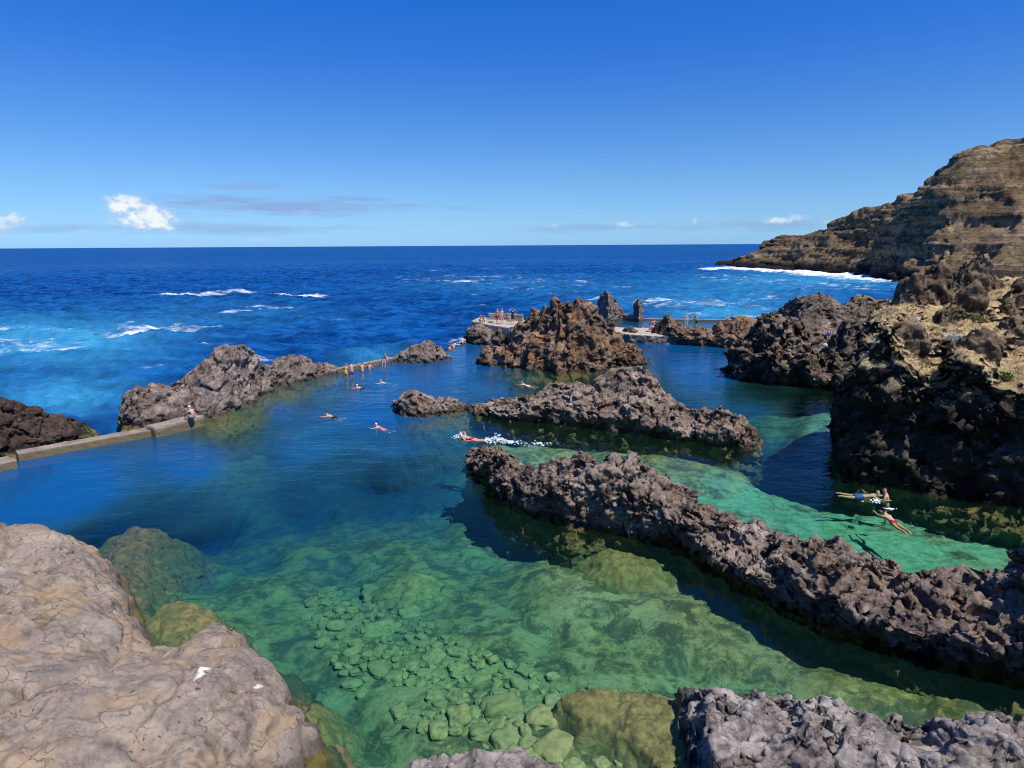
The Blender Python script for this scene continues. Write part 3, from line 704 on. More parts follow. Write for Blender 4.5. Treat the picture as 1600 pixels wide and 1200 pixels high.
for s_ in [([(225,461),(300,457),(390,455),(510,460)], [1.5,3.4,2.6,2.2], 1.0), ([(330,487),(400,480),(480,478)], [2,2.6,1.5], .8), ([(60,528),(160,519),(240,511),(350,506)], [7,8,5,2], .85),
           ([(-60,560),(20,545),(110,536),(190,526)], [9,8,6,3], .7), ([(-60,512),(60,508),(130,511)], [7,7,4], .6), ([(20,610),(120,597),(180,600)], [12,10,7], .5), ([(-40,480),(60,472)], [3,2], .3),
           ([(620,425),(720,421),(830,416)], [2,2,1.5], .55), ([(690,441),(800,434),(950,441)], [3,2.6,2], .75), ([(720,453),(790,449),(860,452)], [4,4,3], .6), ([(860,465),(930,446),(1060,450),(1180,446)], [4,3,3,4], .55),
           ([(960,458),(1060,462),(1200,458)], [5,5,5], .55), ([(1000,478),(1100,480),(1240,478)], [6,7,6], .5), ([(1090,420),(1150,418),(1220,421.5),(1300,428),(1380,434),(1440,440)], [2.2,3.4,5.0,7.5,8,7], 1.4),
           ([(1120,432),(1250,438),(1420,450)], [5,6,6], .5), ([(1060,488),(1140,489),(1210,492)], [4,5,4], .75), ([(520,560),(580,552),(640,556)], [8,9,6], .42), ([(695,535),(720,527),(738,522)], [6,6,5], .9), ([(1000,410),(1100,408)], [1.5,1.5], .4), ([(840,398),(1000,396),(1150,397)], [.8,.8,.8], .3), ([(-60,535),(60,528),(180,523)], [22,22,14], .64), ([(900,470),(1050,470),(1230,470)], [22,24,24], .60), ([(600,436),(760,438),(950,440)], [16,18,16], .52), ([(1080,432),(1250,440),(1420,450)], [10,14,12], .62), ([(-40,612),(80,606),(200,600)], [22,22,14], .52)]:
    foam = np.maximum(foam, streak(s_[0], s_[1]) * s_[2])
aer = np.clip(1.3 * blob(60, 530, 170, 32) + 0.75 * blob(110, 610, 120, 30) + 0.25 * blob(330, 490, 180, 22) + 0.75 * blob(1280, 436, 190, 15) + 0.5 * blob(1130, 470, 180, 24) + 0.55 * blob(590, 556, 60, 16) + 0.25 * blob(800, 445, 180, 16) + 0.6 * blob(1140, 490, 110, 8), 0, 1)
crest = np.clip((Z - SEA_Z).ravel() * 2.2, -1, 1) * amp.ravel()
def sea_mat():
    m, n = new_mat('sea_water'); p = n.pos()
    fo, ae = n.attr('foam'), n.attr('aer')
    x, y, z = n.xyz(p)
    d = n.add('ShaderNodeVectorMath', operation='LENGTH'); n.link(p, d.inputs[0]); d = d.outputs['Value']
    w1 = n.noise(n.mapping(p, (0.5, 1.0, 1)), 1.1, 5, 0.6); w2 = n.noise(n.mapping(p, (0.6, 1.0, 1)), 0.16, 4, 0.6); w3 = n.noise(n.mapping(p, (0.4, 1, 1)), 0.035, 4, 0.6)
    big = n.noise(n.mapping(p, (0.3, 1, 1)), 0.02, 5, 0.6)
    col = n.mix(n.rng(big, 0.35, 0.65), (0.002, 0.042, 0.185), (0.004, 0.075, 0.28))
    col = n.mix(n.math('MULTIPLY', n.rng(n.attr('crest'), -0.25, 0.45), 0.6), col, (0.006, 0.11, 0.36))
    col = n.mix(n.math('MULTIPLY', n.rng(w2, 0.55, 0.36), 0.45), col, (0.001, 0.016, 0.085))
    w4 = n.noise(n.mapping(p, (0.45, 1, 1), (9, 2, 0), (0, 0, .2)), 0.55, 5, 0.62)
    col = n.mix(n.math('MULTIPLY', n.rng(w4, 0.49, 0.62), 0.75), col, (0.010, 0.12, 0.40))
    col = n.mix(n.math('MULTIPLY', n.rng(w4, 0.47, 0.34), 0.75), col, (0.001, 0.014, 0.075))
    an = n.noise(n.mapping(p, (0.5, 1, 1)), 0.14, 6, 0.65)
    af = n.math('MULTIPLY', ae, n.rng(an, 0.25, 0.65, 0.35, 1.15))
    col = n.mix(n.math('MINIMUM', af, 0.85), col, (0.05, 0.33, 0.56))
    fn = n.noise(n.mapping(p, (0.45, 1, 1)), 0.55, 9, 0.72, 0.5)
    fl = n.noise(n.mapping(p, (0.35, 1, 1)), 0.09, 5, 0.65, 0.6)
    k = n.math('ADD', n.math('MULTIPLY', n.math('ADD', n.math('MULTIPLY', fn, 0.55), n.math('MULTIPLY', fl, 0.45)), 2.2), -0.6)
    thr = n.math('SUBTRACT', 0.86, n.math('MULTIPLY', fo, 0.56))
    ff = n.math('MULTIPLY', n.rng(n.math('SUBTRACT', k, thr), -0.02, 0.34), 0.92)
    ff = n.math('MULTIPLY', ff, n.rng(fo, 0.02, 0.15))
    caps = n.math('MULTIPLY', n.rng(n.math('ADD', n.math('MULTIPLY', n.attr('crest'), 0.22), n.math('MULTIPLY', fn, 0.62)), 0.50, 0.57), 0.55)
    caps = n.math('MULTIPLY', caps, n.rng(fl, 0.50, 0.62))
    ff = n.math('MAXIMUM', ff, caps)
    col = n.mix(ff, col, (0.74, 0.80, 0.84))
    h = n.math('ADD', n.math('MULTIPLY', w1, 0.22), n.math('ADD', n.math('MULTIPLY', w2, 0.9), n.math('MULTIPLY', n.math('MULTIPLY', w3, n.rng(d, 150, 600)), 2.6)))
    bn = n.bump(n.math('ADD', h, n.math('MULTIPLY', w4, 0.35)), 1.0, 0.9)
    df = n.add('ShaderNodeBsdfDiffuse'); n.val(df.inputs[0], col); n.link(bn, df.inputs['Normal'])
    gl = n.add('ShaderNodeBsdfGlossy'); gl.inputs['Roughness'].default_value = 0.16; n.link(bn, gl.inputs['Normal']); gl.inputs[0].default_value = (0.6, 0.8, 1, 1)
    fr = n.add('ShaderNodeFresnel'); fr.inputs[0].default_value = 1.33; n.link(bn, fr.inputs['Normal'])
    fac = n.math('MULTIPLY', n.math('MINIMUM', fr.outputs[0], 0.42), n.math('MULTIPLY', n.rng(ff, 0, 1, 0.75, 0.05), n.rng(d, 180, 620, 1.0, 0.42)))
    mx = n.add('ShaderNodeMixShader'); n.link(fac, mx.inputs[0]); n.link(df.outputs[0], mx.inputs[1]); n.link(gl.outputs[0], mx.inputs[2])
    n.link(mx.outputs[0], n.out.inputs[0]); return m
SEA = mesh_np('sea', v, grid_quads(nphi, len(g)), sea_mat(), {'foam': foam, 'aer': aer, 'crest': crest})
tag(SEA, 'deep blue open sea with streaks of white foam', kind='structure')

t = np.linspace(0, 1, 220)
rr = 3.0 + (rb[:, None] - 3.0) * t[None, :] ** 1.5
X = np.sin(ph)[:, None] * rr; Y = np.cos(ph)[:, None] * rr
v = np.stack([X.ravel(), Y.ravel(), 0 * X.ravel()], 1)
def pool_mat():
    m, n = new_mat('pool_water'); p = n.pos()
    d = n.add('ShaderNodeVectorMath', operation='LENGTH'); n.link(p, d.inputs[0]); d = d.outputs['Value']
    w1 = n.noise(n.mapping(p, (0.45, 1.0, 1), rot=(0, 0, 0.25)), 1.5, 4, 0.55, 0.4); w2 = n.noise(n.mapping(p, (0.7, 1, 1)), 5.0, 3, 0.6); w3 = n.noise(p, 0.35, 3, 0.5)
    calm = n.rng(n.noise(p, 0.09, 3, 0.5), 0.38, 0.62, 0.35, 1.0)
    far = n.rng(d, 16, 42, 0.35, 1.0)
    h = n.math('ADD', n.math('MULTIPLY', w1, 0.10), n.math('ADD', n.math('MULTIPLY', w2, 0.012), n.math('MULTIPLY', w3, 0.12)))
    h = n.math('MULTIPLY', h, n.math('MULTIPLY', calm, far))
    bn = n.bump(h, 1.0, 1.0)
    tr = n.add('ShaderNodeBsdfTransparent'); tr.inputs[0].default_value = (0.97, 0.985, 0.985, 1)
    gl = n.add('ShaderNodeBsdfGlossy'); gl.inputs['Roughness'].default_value = 0.04; n.link(bn, gl.inputs['Normal'])
    fr = n.add('ShaderNodeFresnel'); fr.inputs[0].default_value = 1.33; n.link(bn, fr.inputs['Normal'])
    dif = n.add('ShaderNodeBsdfDiffuse'); n.link(n.mix(n.rng(n.attr('deep'), 2.2, 4.8), (0.03, 0.150, 0.135), (0.004, 0.100, 0.300)), dif.inputs[0])     # light scattered back by the deep water
    tb = n.add('ShaderNodeMixShader'); n.link(n.math('MULTIPLY', n.rng(n.math('ADD', n.attr('deep'), n.math('MULTIPLY', n.math('SUBTRACT', w3, 0.5), 1.2)), 1.8, 5.2, 0.04, 0.84), 1.0), tb.inputs[0]); n.link(tr.outputs[0], tb.inputs[1]); n.link(dif.outputs[0], tb.inputs[2])
    mx = n.add('ShaderNodeMixShader'); n.link(fr.outputs[0], mx.inputs[0]); n.link(tb.outputs[0], mx.inputs[1]); n.link(gl.outputs[0], mx.inputs[2])
    n.link(mx.outputs[0], n.out.inputs[0]); return m
dpt, _ = depth_at(v)
POOL = mesh_np('pool_water', v, grid_quads(nphi, 220), pool_mat(), {'deep': dpt})
tag(POOL, 'clear green to blue water of the natural rock pool', kind='structure')
for o in (SEA, POOL):           # normals up
    if o.data.polygons[len(o.data.polygons) // 2].normal.z < 0: o.data.flip_normals()
for o in (FLOOR,):
    if o.data.polygons[100].normal.z < 0: o.data.flip_normals()

# ---------------------------------------------------------------- sky, sun
SUN = np.array([0.72, -0.69, 0]); SUN /= np.linalg.norm(SUN)
EL = R(60)
sd = np.array([SUN[0] * math.cos(EL), SUN[1] * math.cos(EL), math.sin(EL)])
lt = bpy.data.lights.new('sun', 'SUN'); lt.energy = 5.0; lt.angle = R(0.53); lt.color = (1.0, 0.93, 0.82)
lo = bpy.data.objects.new('sun', lt); COL.objects.link(lo)
lo.rotation_euler = Vector(sd).to_track_quat('Z', 'Y').to_euler(); lo.location = (40, -20, 60)
w = bpy.data.worlds.new('World'); SC.world = w; w.use_nodes = True
w.node_tree.nodes.clear(); n = NT(w.node_tree)
sk = n.add('ShaderNodeTexSky', sky_type='NISHITA'); sk.sun_disc = False
sk.sun_elevation = EL; sk.sun_rotation = math.atan2(SUN[0], SUN[1]); sk.altitude = 0; sk.air_density = 1.0; sk.dust_density = 0.3; sk.ozone_density = 2.5
tc = n.add('ShaderNodeTexCoord').outputs['Generated']
x, y, z = n.xyz(tc)
az = n.math('ARCTAN2', x, y); el = n.math('ARCSINE', z)
rp = n.add('ShaderNodeValToRGB'); n.link(n.math('DIVIDE', el, math.pi / 2), rp.inputs[0])
tint = [(0.0,(.50,.98,2.0)),(0.5,(.50,.96,1.9)),(2,(.50,.88,1.54)),(5,(.48,.82,1.34)),(10,(.33,.73,1.33)),(15,(.19,.64,1.45)),(19,(.12,.63,1.5)),(30,(.12,.50,1.3)),(90,(.10,.34,.8))]
while len(rp.color_ramp.elements) < len(tint): rp.color_ramp.elements.new(0.5)
for e_, (d_, c_) in zip(rp.color_ramp.elements, tint):
    e_.position = d_ / 90; e_.color = (c_[0] / 2, c_[1] / 2, c_[2] / 2, 1)
skc = n.mix(1.0, n.mix(1.0, sk.outputs[0], rp.outputs[0], 'MULTIPLY'), (2.0, 2.0, 2.0), 'MULTIPLY')
cv = n.add('ShaderNodeCombineXYZ'); n.link(az, cv.inputs[0]); n.link(el, cv.inputs[1])
ae = cv.outputs[0]
wob = n.noise(n.mapping(ae, (22, 40, 1)), 1.0, 9, 0.62)
wob2 = n.noise(n.mapping(ae, (60, 90, 1), (3, 5, 0)), 1.0, 7, 0.6)
def ang(px, py):
    d = ray(px, py); d = d / np.linalg.norm(d)
    return math.atan2(d[0], d[1]), math.asin(d[2])
cum = None; shade = None; CS = 1.3
for (cx, cy, rx, ry, k) in [(190,322,26,20,1.0),(212,319,27,19,1.0),(228,335,36,23,1.0),(208,341,36,20,1.0),(246,348,28,14,1.0),(25,345,22,14,.75),(2,350,22,12,.7),(975,350,16,6,.55),(1085,345,4,7,.5),(1215,344,26,6,.75),(1245,340,14,6,.6),(867,353,7,5,.45),(1385,322,8,8,.6),(470,330,20,5,.4),(130,360,12,4,.3),(405,373,20,4,.35),(1300,346,30,4,.4)]:
    a0, e0 = ang(cx, cy); a1, _ = ang(cx + rx * CS, cy); _, e1 = ang(cx, cy - ry * CS)
    dx = n.math('DIVIDE', n.math('SUBTRACT', az, a0), a1 - a0); dy = n.math('DIVIDE', n.math('SUBTRACT', el, e0), e1 - e0)
    r2 = n.math('SQRT', n.math('ADD', n.math('MULTIPLY', dx, dx), n.math('MULTIPLY', dy, dy)))
    dens = n.math('SUBTRACT', 1.0, r2)
    dens = n.math('ADD', dens, n.math('MULTIPLY', n.math('SUBTRACT', wob, 0.5), 1.2)); dens = n.math('ADD', dens, n.math('MULTIPLY', n.math('SUBTRACT', wob2, 0.5), 1.5))
    mk = n.math('MULTIPLY', n.rng(dens, 0.0, 0.85), k)
    mk = n.math('MULTIPLY', mk, n.rng(r2, 2.2, 1.1))
    if k >= 0.99:
        s_ = n.math('MULTIPLY', mk, n.rng(n.math('ADD', n.math('ADD', dy, n.math('MULTIPLY', dx, 0.45)), n.math('MULTIPLY', n.math('SUBTRACT', wob2, 0.5), 3.0)), -1.3, 0.6))
        shade = s_ if shade is None else n.math('MAXIMUM', shade, s_)
    cum = mk if cum is None else n.math('MAXIMUM', cum, mk)
# thin grey-blue bands
band = None
st = n.noise(n.mapping(ae, (7, 70, 1), (1, 2, 0)), 1.0, 8, 0.65)
for (cx, cy, rx, ry, k) in [(430,322,170,18,.75),(560,326,150,9,.6),(380,292,70,7,.4),(330,357,220,10,.5),(1000,356,220,7,.5),(90,357,150,9,.4),(1230,352,120,8,.45),(150,274,14,3,.4),(250,330,60,14,.3)]:
    a0, e0 = ang(cx, cy); a1, _ = ang(cx + rx * CS, cy); _, e1 = ang(cx, cy - ry * CS)
    dx = n.math('DIVIDE', n.math('SUBTRACT', az, a0), a1 - a0); dy = n.math('DIVIDE', n.math('SUBTRACT', el, e0), e1 - e0)
    r2 = n.math('SQRT', n.math('ADD', n.math('MULTIPLY', dx, dx), n.math('MULTIPLY', dy, dy)))
    dens = n.math('ADD', n.math('SUBTRACT', 1.0, r2), n.math('MULTIPLY', n.math('SUBTRACT', st, 0.5), 3.2))
    mk = n.math('MULTIPLY', n.rng(dens, 0.0, 1.0), k)
    band = mk if band is None else n.math('MAXIMUM', band, mk)
SKYK = 0.10
BANDC, CLO, CHI = (2.6, 3.6, 6.6), (5.2, 6.4, 8.6), (9.2, 9.6, 10.0)
c1 = n.mix(n.math('MULTIPLY', band, 0.95), skc, BANDC)
cc = n.mix(n.rng(n.math('ADD', n.math('MULTIPLY', wob2, 0.9), n.math('MULTIPLY', cum, 0.5)), 0.55, 1.0), CLO, CHI)
c2 = n.mix(n.math('MULTIPLY', cum, 0.93), c1, cc)
bg = n.add('ShaderNodeBackground'); n.link(c2, bg.inputs[0]); bg.inputs[1].default_value = SKYK
ow = n.add('ShaderNodeOutputWorld'); n.link(bg.outputs[0], ow.inputs[0])

SC.view_settings.view_transform = 'Standard'; SC.view_settings.look = 'None'; SC.view_settings.exposure = 0
SC.render.engine = 'CYCLES'
SC.cycles.use_adaptive_sampling = True; SC.cycles.adaptive_threshold = 0.025; SC.cycles.max_bounces = 6; SC.cycles.transparent_max_bounces = 8; SC.cycles.diffuse_bounces = 2; SC.cycles.glossy_bounces = 2
SC.cycles.use_denoising = True; SC.cycles.denoising_prefilter = 'ACCURATE'; SC.cycles.pixel_filter_type = 'BLACKMAN_HARRIS'; SC.cycles.filter_width = 1.0
SC.cycles.caustics_reflective = False; SC.cycles.caustics_refractive = False
# ---------------------------------------------------------------- concrete walls and platforms
def concrete_mat(name, c, stain=(0.10, 0.085, 0.04), line=0.35):
    m, n = new_mat(name); p = n.pos(); z = n.xyz(p)[2]
    a = n.noise(p, 1.1, 7, 0.65); b = n.noise(p, 9, 8, 0.7)
    col = n.mix(n.rng(a, 0.35, 0.65), tuple(x * 0.62 for x in c), c)
    col = n.mix(n.math('MULTIPLY', n.rng(b, 0.52, 0.35), 0.45), col, tuple(x * 0.35 for x in c))
    nz = n.xyz(n.add('ShaderNodeNewGeometry').outputs['Normal'])[2]
    side = n.math('MULTIPLY', n.rng(nz, 0.6, 0.2), n.rng(n.math('ADD', z, n.math('MULTIPLY', a, -0.5)), line, line - 0.35))
    col = n.mix(n.math('MULTIPLY', side, 0.85), col, stain)
    st2 = n.math('MULTIPLY', n.rng(n.noise(n.mapping(p, (1.2, 1.2, 6)), 2.0, 6, 0.7), 0.5, 0.62), n.rng(nz, 0.6, 0.2))
    col = n.mix(n.math('MULTIPLY', st2, 0.6), col, tuple(x * 0.6 for x in stain))
    col = n.mix(n.rng(z, 0.05, -0.1), col, tuple(x * 0.45 for x in stain))
    bs = principled(n, under(n, col), 0.9, n.bump(b, 0.03), 0.2)
    n.link(bs.outputs[0], n.out.inputs[0]); return m
M_CONC = concrete_mat('weathered_concrete', (0.36, 0.30, 0.26), stain=(0.20, 0.15, 0.07))
M_PAVE = concrete_mat('pale_concrete', (0.56, 0.50, 0.43), stain=(0.16, 0.13, 0.10), line=1.2)
def prism(name, poly, z0, z1, mat, parent=None, bev=0.05, rough=0.02, seed=0):
    """slab with the world-space outline poly (list of x, y), subdivided and slightly worn"""
    bm = bmesh.new()
    vs = [bm.verts.new((x, y, z1)) for x, y in poly]
    f = bm.faces.new(vs)
    if f.normal.z < 0: f.normal_flip()
    f.normal_update()
    if f.normal.z < 0: bmesh.ops.reverse_faces(bm, faces=[f])
    r = bmesh.ops.extrude_face_region(bm, geom=[f])
    for v in [g for g in r['geom'] if isinstance(g, bmesh.types.BMVert)]: v.co.z = z1
    for v in vs: v.co.z = z0
    bmesh.ops.recalc_face_normals(bm, faces=bm.faces)
    bmesh.ops.bevel(bm, geom=[e for e in bm.edges], offset=bev, segments=2, affect='EDGES', profile=0.6)
    L = max((v.co - w.co).length for v in bm.verts for w in list(bm.verts)[:4])
    bmesh.ops.triangulate(bm, faces=bm.faces)
    for k in range(5):
        es = [e for e in bm.edges if e.calc_length() > 0.28]
        if not es or len(bm.verts) > 9000: break
        bmesh.ops.subdivide_edges(bm, edges=es, cuts=1)
        bmesh.ops.triangulate(bm, faces=bm.faces)
    co = np.array([v.co for v in bm.verts])
    bm.normal_update()
    d = fbm(co * 2.2 + seed * 9, 4) * rough
    for v, k in zip(bm.verts, d): v.co += v.normal * float(k)
    me = bpy.data.meshes.new(name); bm.to_mesh(me); bm.free(); me.materials.append(mat)
    o = bpy.data.objects.new(name, me); COL.objects.link(o)
    if parent: o.parent = parent
    return o
def strip(a, b, w, z0=0.0):     # outline of a wall whose water-side foot runs from pixel a to pixel b
    p, q = P(*a, z0)[:2], P(*b, z0)[:2]
    t = (q - p) / np.linalg.norm(q - p); nrm = np.array([-t[1], t[0]])
    return [tuple(p), tuple(q), tuple(q + nrm * w), tuple(p + nrm * w)]
def empty(name, loc):
    o = bpy.data.objects.new(name, None); COL.objects.link(o); o.location = loc; o.empty_display_size = 0.2
    bpy.context.view_layer.update()
    return o
def adopt(child, par):
    child.parent = par
    child.matrix_parent_inverse = Matrix.Translation(par.location).inverted()
wl = empty('pool_wall', tuple(P(150, 700)))
tag(wl, 'long low concrete wall with stepped sections along the near sea side of the pool', 'wall')
for a, b, wd, h, k in [((-260, 800), (29, 731), 1.15, 0.42, 1), ((29.5, 721.5), (242, 681.5), 0.85, 0.40, 2), ((244, 684.5), (322, 664.5), 1.0, 0.62, 3)]:
    o = prism('wall_section', strip(a, b, wd), -5.0, h, M_CONC, bev=0.06 if k < 3 else 0.14, rough=0.06, seed=k); adopt(o, wl)
w2 = prism('pool_wall', strip((512, 586), (622, 563.5), 0.6), -4.0, 0.34, M_CONC, rough=0.05, seed=5)
tag(w2, 'short concrete wall between two low rocks where bathers lean', 'wall')
w3 = prism('overflow_sill', strip((692, 553), (738, 534), 0.7), -4.0, -0.12, M_CONC, rough=0.05, seed=6)
tag(w3, 'drowned wall in the gap beside the stone platform, washed by white water', 'wall')
pf = empty('stone_platform', tuple(P(780, 505, 1.9)))
tag(pf, 'stone platform with pale concrete top behind the rusty stack', 'platform')
zt = 2.0
o = prism('deck', [tuple(P(x, y, zt)[:2]) for x, y in [(736,501.5),(760,506.5),(790,511.5),(824,515.5),(832,501),(780,497.5),(746,496.5)]], 0.9, zt, M_PAVE, bev=0.08, rough=0.08, seed=7); adopt(o, pf)
o = prism('parapet', strip((763, 499.5), (816, 501.5), 0.5, zt), zt - 0.2, zt + 0.75, M_CONC, bev=0.06, rough=0.12, seed=8); adopt(o, pf)
o = prism('post', strip((793, 503.0), (797, 503.2), 0.3, zt), zt - 0.1, zt + 0.62, M_PAVE, bev=0.03, seed=9); adopt(o, pf)
o = prism('walkway', [tuple(P(x, y, 0.9)[:2]) for x, y in [(955,518),(985,522.5),(1016,524.5),(1150,527),(1160,514),(1016,512.5),(985,511.5),(955,511)]], -0.6, 0.9, M_PAVE, bev=0.1, rough=0.16, seed=11)
tag(o, 'pale concrete walkway running behind the low fluted rocks', 'walkway')
o = prism('sea_wall', strip((964, 500), (992, 502), 0.8), -3, 0.85, M_CONC, rough=0.1, seed=12)
tag(o, 'dark concrete wall joining the two slim rock pillars', 'wall')
o = prism('sea_wall', strip((1004, 500.5), (1240, 503.5), 0.8), -3, 0.22, M_CONC, rough=0.06, seed=13)
tag(o, 'thin low wall edging the still water behind the far walkway', 'wall')
o = prism('ledge', [tuple(P(x, y, 1.0)[:2]) for x, y in [(1272,539),(1312,541),(1316,530),(1276,529)]], -0.5, 1.0, M_PAVE, bev=0.06, rough=0.06, seed=14)
tag(o, 'pale concrete ledge under the man in blue shorts', 'ledge')

# ---------------------------------------------------------------- drowned rocks and stones
def plateau(pts, zl, hmax, res, edge=0.4, drop=2.0, mat=None, layers=None, zmin=-8.0):
    poly = np.array([P(x, y, zl)[:2] for x, y in pts])
    lo, hi = poly.min(0) - 1.2, poly.max(0) + 1.2
    x = np.arange(lo[0], hi[0], res); y = np.arange(lo[1], hi[1], res)
    X, Y = np.meshgrid(x, y, indexing='ij'); q = np.stack([X.ravel(), Y.ravel()], 1)
    ins = np.zeros(len(q), bool); dist = np.full(len(q), 1e9)
    for i in range(len(poly)):
        a, b = poly[i], poly[(i + 1) % len(poly)]
        ins ^= ((a[1] > q[:, 1]) != (b[1] > q[:, 1])) & (q[:, 0] < (b[0] - a[0]) * (q[:, 1] - a[1]) / (b[1] - a[1] + 1e-12) + a[0])
        ab = b - a; t = np.clip(((q - a) @ ab) / (ab @ ab), 0, 1)
        dist = np.minimum(dist, np.linalg.norm(q - (a + t[:, None] * ab), axis=1))
    d = np.where(ins, dist, -dist)
    q3 = np.stack([q[:, 0], q[:, 1], 0 * q[:, 0]], 1)
    d = d + 0.2 * fbm(q3 * 1.3, 3)
    h = np.where(d > 0, zl + hmax * (1 - np.exp(-d / edge)), zl + drop * d)
    s = np.stack([X, Y, np.maximum(h, zmin).reshape(X.shape)], -1)
    return displace(s, layers or lava(0.6, 0.4), 60 + int(pts[0][0]) % 17)
M_WEED = rock_mat('weedy_rock', (0.10, 0.08, 0.05), (0.22, 0.17, 0.08), (0.28, 0.22, 0.10), bump=0.05, algae=(0.33, 0.25, 0.09), tide=-3, cavd=0.7)
M_BROWN = rock_mat('brown_drowned_rock', (0.08, 0.05, 0.035), (0.16, 0.10, 0.06), (0.2, 0.14, 0.08), bump=0.04, algae=(0.26, 0.15, 0.075), tide=-3, cavd=0.6)
SUBROCK = rock('submerged_rock', 'yellow weed covered rock lying just under the water beside the grey shore rocks', 'rock',
    [plateau([(882,1092),(905,1078),(960,1078),(1010,1088),(1050,1090),(1100,1092),(1150,1110),(1160,1180),(1120,1240),(1040,1225),(1010,1175),(960,1140),(910,1125)], -0.42, 0.16, 0.035, 0.25, 1.6, layers=lava(0.6, 0.26))], M_WEED)
rock('submerged_rock', 'purple brown drowned shelf rock behind the tan boulder', 'rock',
    [plateau([(170,870),(178,838),(205,824),(236,826),(244,842),(222,862),(212,900),(218,935),(205,950),(185,900)], -0.85, 0.30, 0.05, 0.5, 0.9, layers=lava(0.7, 0.55))], M_BROWN)
rock('submerged_rock', 'orange brown weedy rock awash in the notch of the tan boulder', 'rock',
    [plateau([(228,972),(245,952),(275,942),(310,944),(338,956),(345,975),(300,1000),(250,1000)], -0.50, 0.30, 0.04, 0.3, 1.5, layers=lava(0.6, 0.3))], M_WEED)
rock('submerged_rock', 'yellow weedy foot of the tan boulder showing through the water', 'rock',
    [plateau([(492,1098),(500,1125),(488,1160),(455,1215),(420,1260),(380,1260),(420,1160)], -0.7, 0.4, 0.05, 0.4, 1.2, layers=lava(0.7, 0.3))], M_WEED)
for k, (pts, zl, lab) in enumerate([([(1120,1000),(1160,988),(1220,1000),(1240,1020),(1200,1034),(1140,1024)], -1.30, 'pale drowned boulder in the green water below the longest ridge'),
                    ([(1290,1068),(1340,1055),(1400,1072),(1380,1090),(1320,1088)], -1.20, 'pale drowned boulder nearest the grey shore rocks'),
                    ([(610,912),(640,890),(676,900),(680,922),(640,930)], -1.75, 'rosy drowned boulder alone on the pool floor above the stone bed'),
                    ([(920,850),(960,838),(1010,850),(1060,880),(1050,905),(990,905),(940,895)], -0.80, 'broad olive weedy rock shelf under the front of the longest ridge'),
                    ([(745,772),(765,762),(782,775),(770,790),(750,788)], -1.6, 'small tan drowned rock under the tip of the longest ridge')]):
    rock('submerged_rock', lab, 'rock', [plateau(pts, zl, 0.3, 0.06, 0.6, 0.7, layers=lava(0.7, 0.3))], M_WEED if k in (3, 4) else rock_mat('pale_drowned_rock', (0.2, 0.17, 0.1), (0.35, 0.3, 0.2), (0.4, 0.35, 0.25), algae=(0.42, 0.36, 0.16), tide=-3, bump=0.04))
def stone_mat():
    m, n = new_mat('weedy_stone'); p = n.pos()
    r = n.add('ShaderNodeObjectInfo').outputs['Random']
    b = n.noise(p, 5, 7, 0.65)
    col = n.mix(n.rng(b, 0.3, 0.65), (0.28, 0.22, 0.10), (0.66, 0.46, 0.24))
    col = n.mix(n.math('MULTIPLY', r, 0.7), col, (0.36, 0.27, 0.14))
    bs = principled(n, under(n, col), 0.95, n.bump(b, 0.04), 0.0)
    n.link(bs.outputs[0], n.out.inputs[0]); return m
M_STONE = stone_mat()
protos = []
for k in range(7):
    bm = bmesh.new(); bmesh.ops.create_icosphere(bm, subdivisions=4, radius=1)
    c = np.array([v.co for v in bm.verts])
    c = c / (np.abs(c) ** 4).sum(1)[:, None] ** (1 / 4)          # blocky
    c = c * (1 + 0.42 * fbm(c * 1.1 + k * 21, 3) + 0.10 * fbm(c * 3 + k * 5, 3))[:, None]
    c *= np.array([1.0, RNG.uniform(.65, .95), RNG.uniform(.4, .6)])
    for v, q in zip(bm.verts, c): v.co = q
    me = bpy.data.meshes.new('submerged_stone'); bm.to_mesh(me); bm.free(); me.materials.append(M_STONE)
    for pl in me.polygons: pl.use_smooth = True
    protos.append(me)
band = [(455,905),(540,880),(640,930),(690,985),(770,1030),(850,1045),(930,1085),(1010,1140),(1060,1230),(880,1260),(740,1240),(640,1150),(560,1080),(500,1000)]
def in_poly(x, y, poly):
    c = False
    for i in range(len(poly)):
        (x1, y1), (x2, y2) = poly[i], poly[(i + 1) % len(poly)]
        if (y1 > y) != (y2 > y) and x < (x2 - x1) * (y - y1) / (y2 - y1) + x1: c = not c
    return c
placed = []; tries = 0
while len(placed) < 290 and tries < 14000:
    tries += 1
    px_, py_ = RNG.uniform(470, 1070), RNG.uniform(900, 1260)
    if not in_poly(px_, py_, band): continue
    cl_ = float(noise(np.array([[px_ * 0.011, py_ * 0.016, 3.3]]))[0])
    if RNG.random() > 0.55 + 1.6 * cl_: continue
    w_ = P(px_, py_, -1.8)
    hit = FLOOR_BVH.ray_cast(Vector((w_[0], w_[1], 5)), Vector((0, 0, -1)))
    if hit[0] is None: continue
    r_ = float(np.clip(RNG.lognormal(-1.62, 0.52), 0.07, 0.52))
    if any((w_[0] - a) ** 2 + (w_[1] - b) ** 2 < (0.74 * (r_ + c)) ** 2 for a, b, c in placed): continue
    placed.append((w_[0], w_[1], r_))
    o = bpy.data.objects.new('submerged_stone', protos[len(placed) % 7]); COL.objects.link(o)
    o.location = (w_[0], w_[1], hit[0].z - r_ * 0.16 + RNG.uniform(0, 0.06)); o.scale = (r_,) * 3
    o.rotation_euler = (RNG.normal(0, .2), RNG.normal(0, .2), RNG.uniform(0, 6.28))
    tag(o, 'rounded weedy stone of the stone bed on the pool floor', 'stone', 'drowned stones of the stone bed')
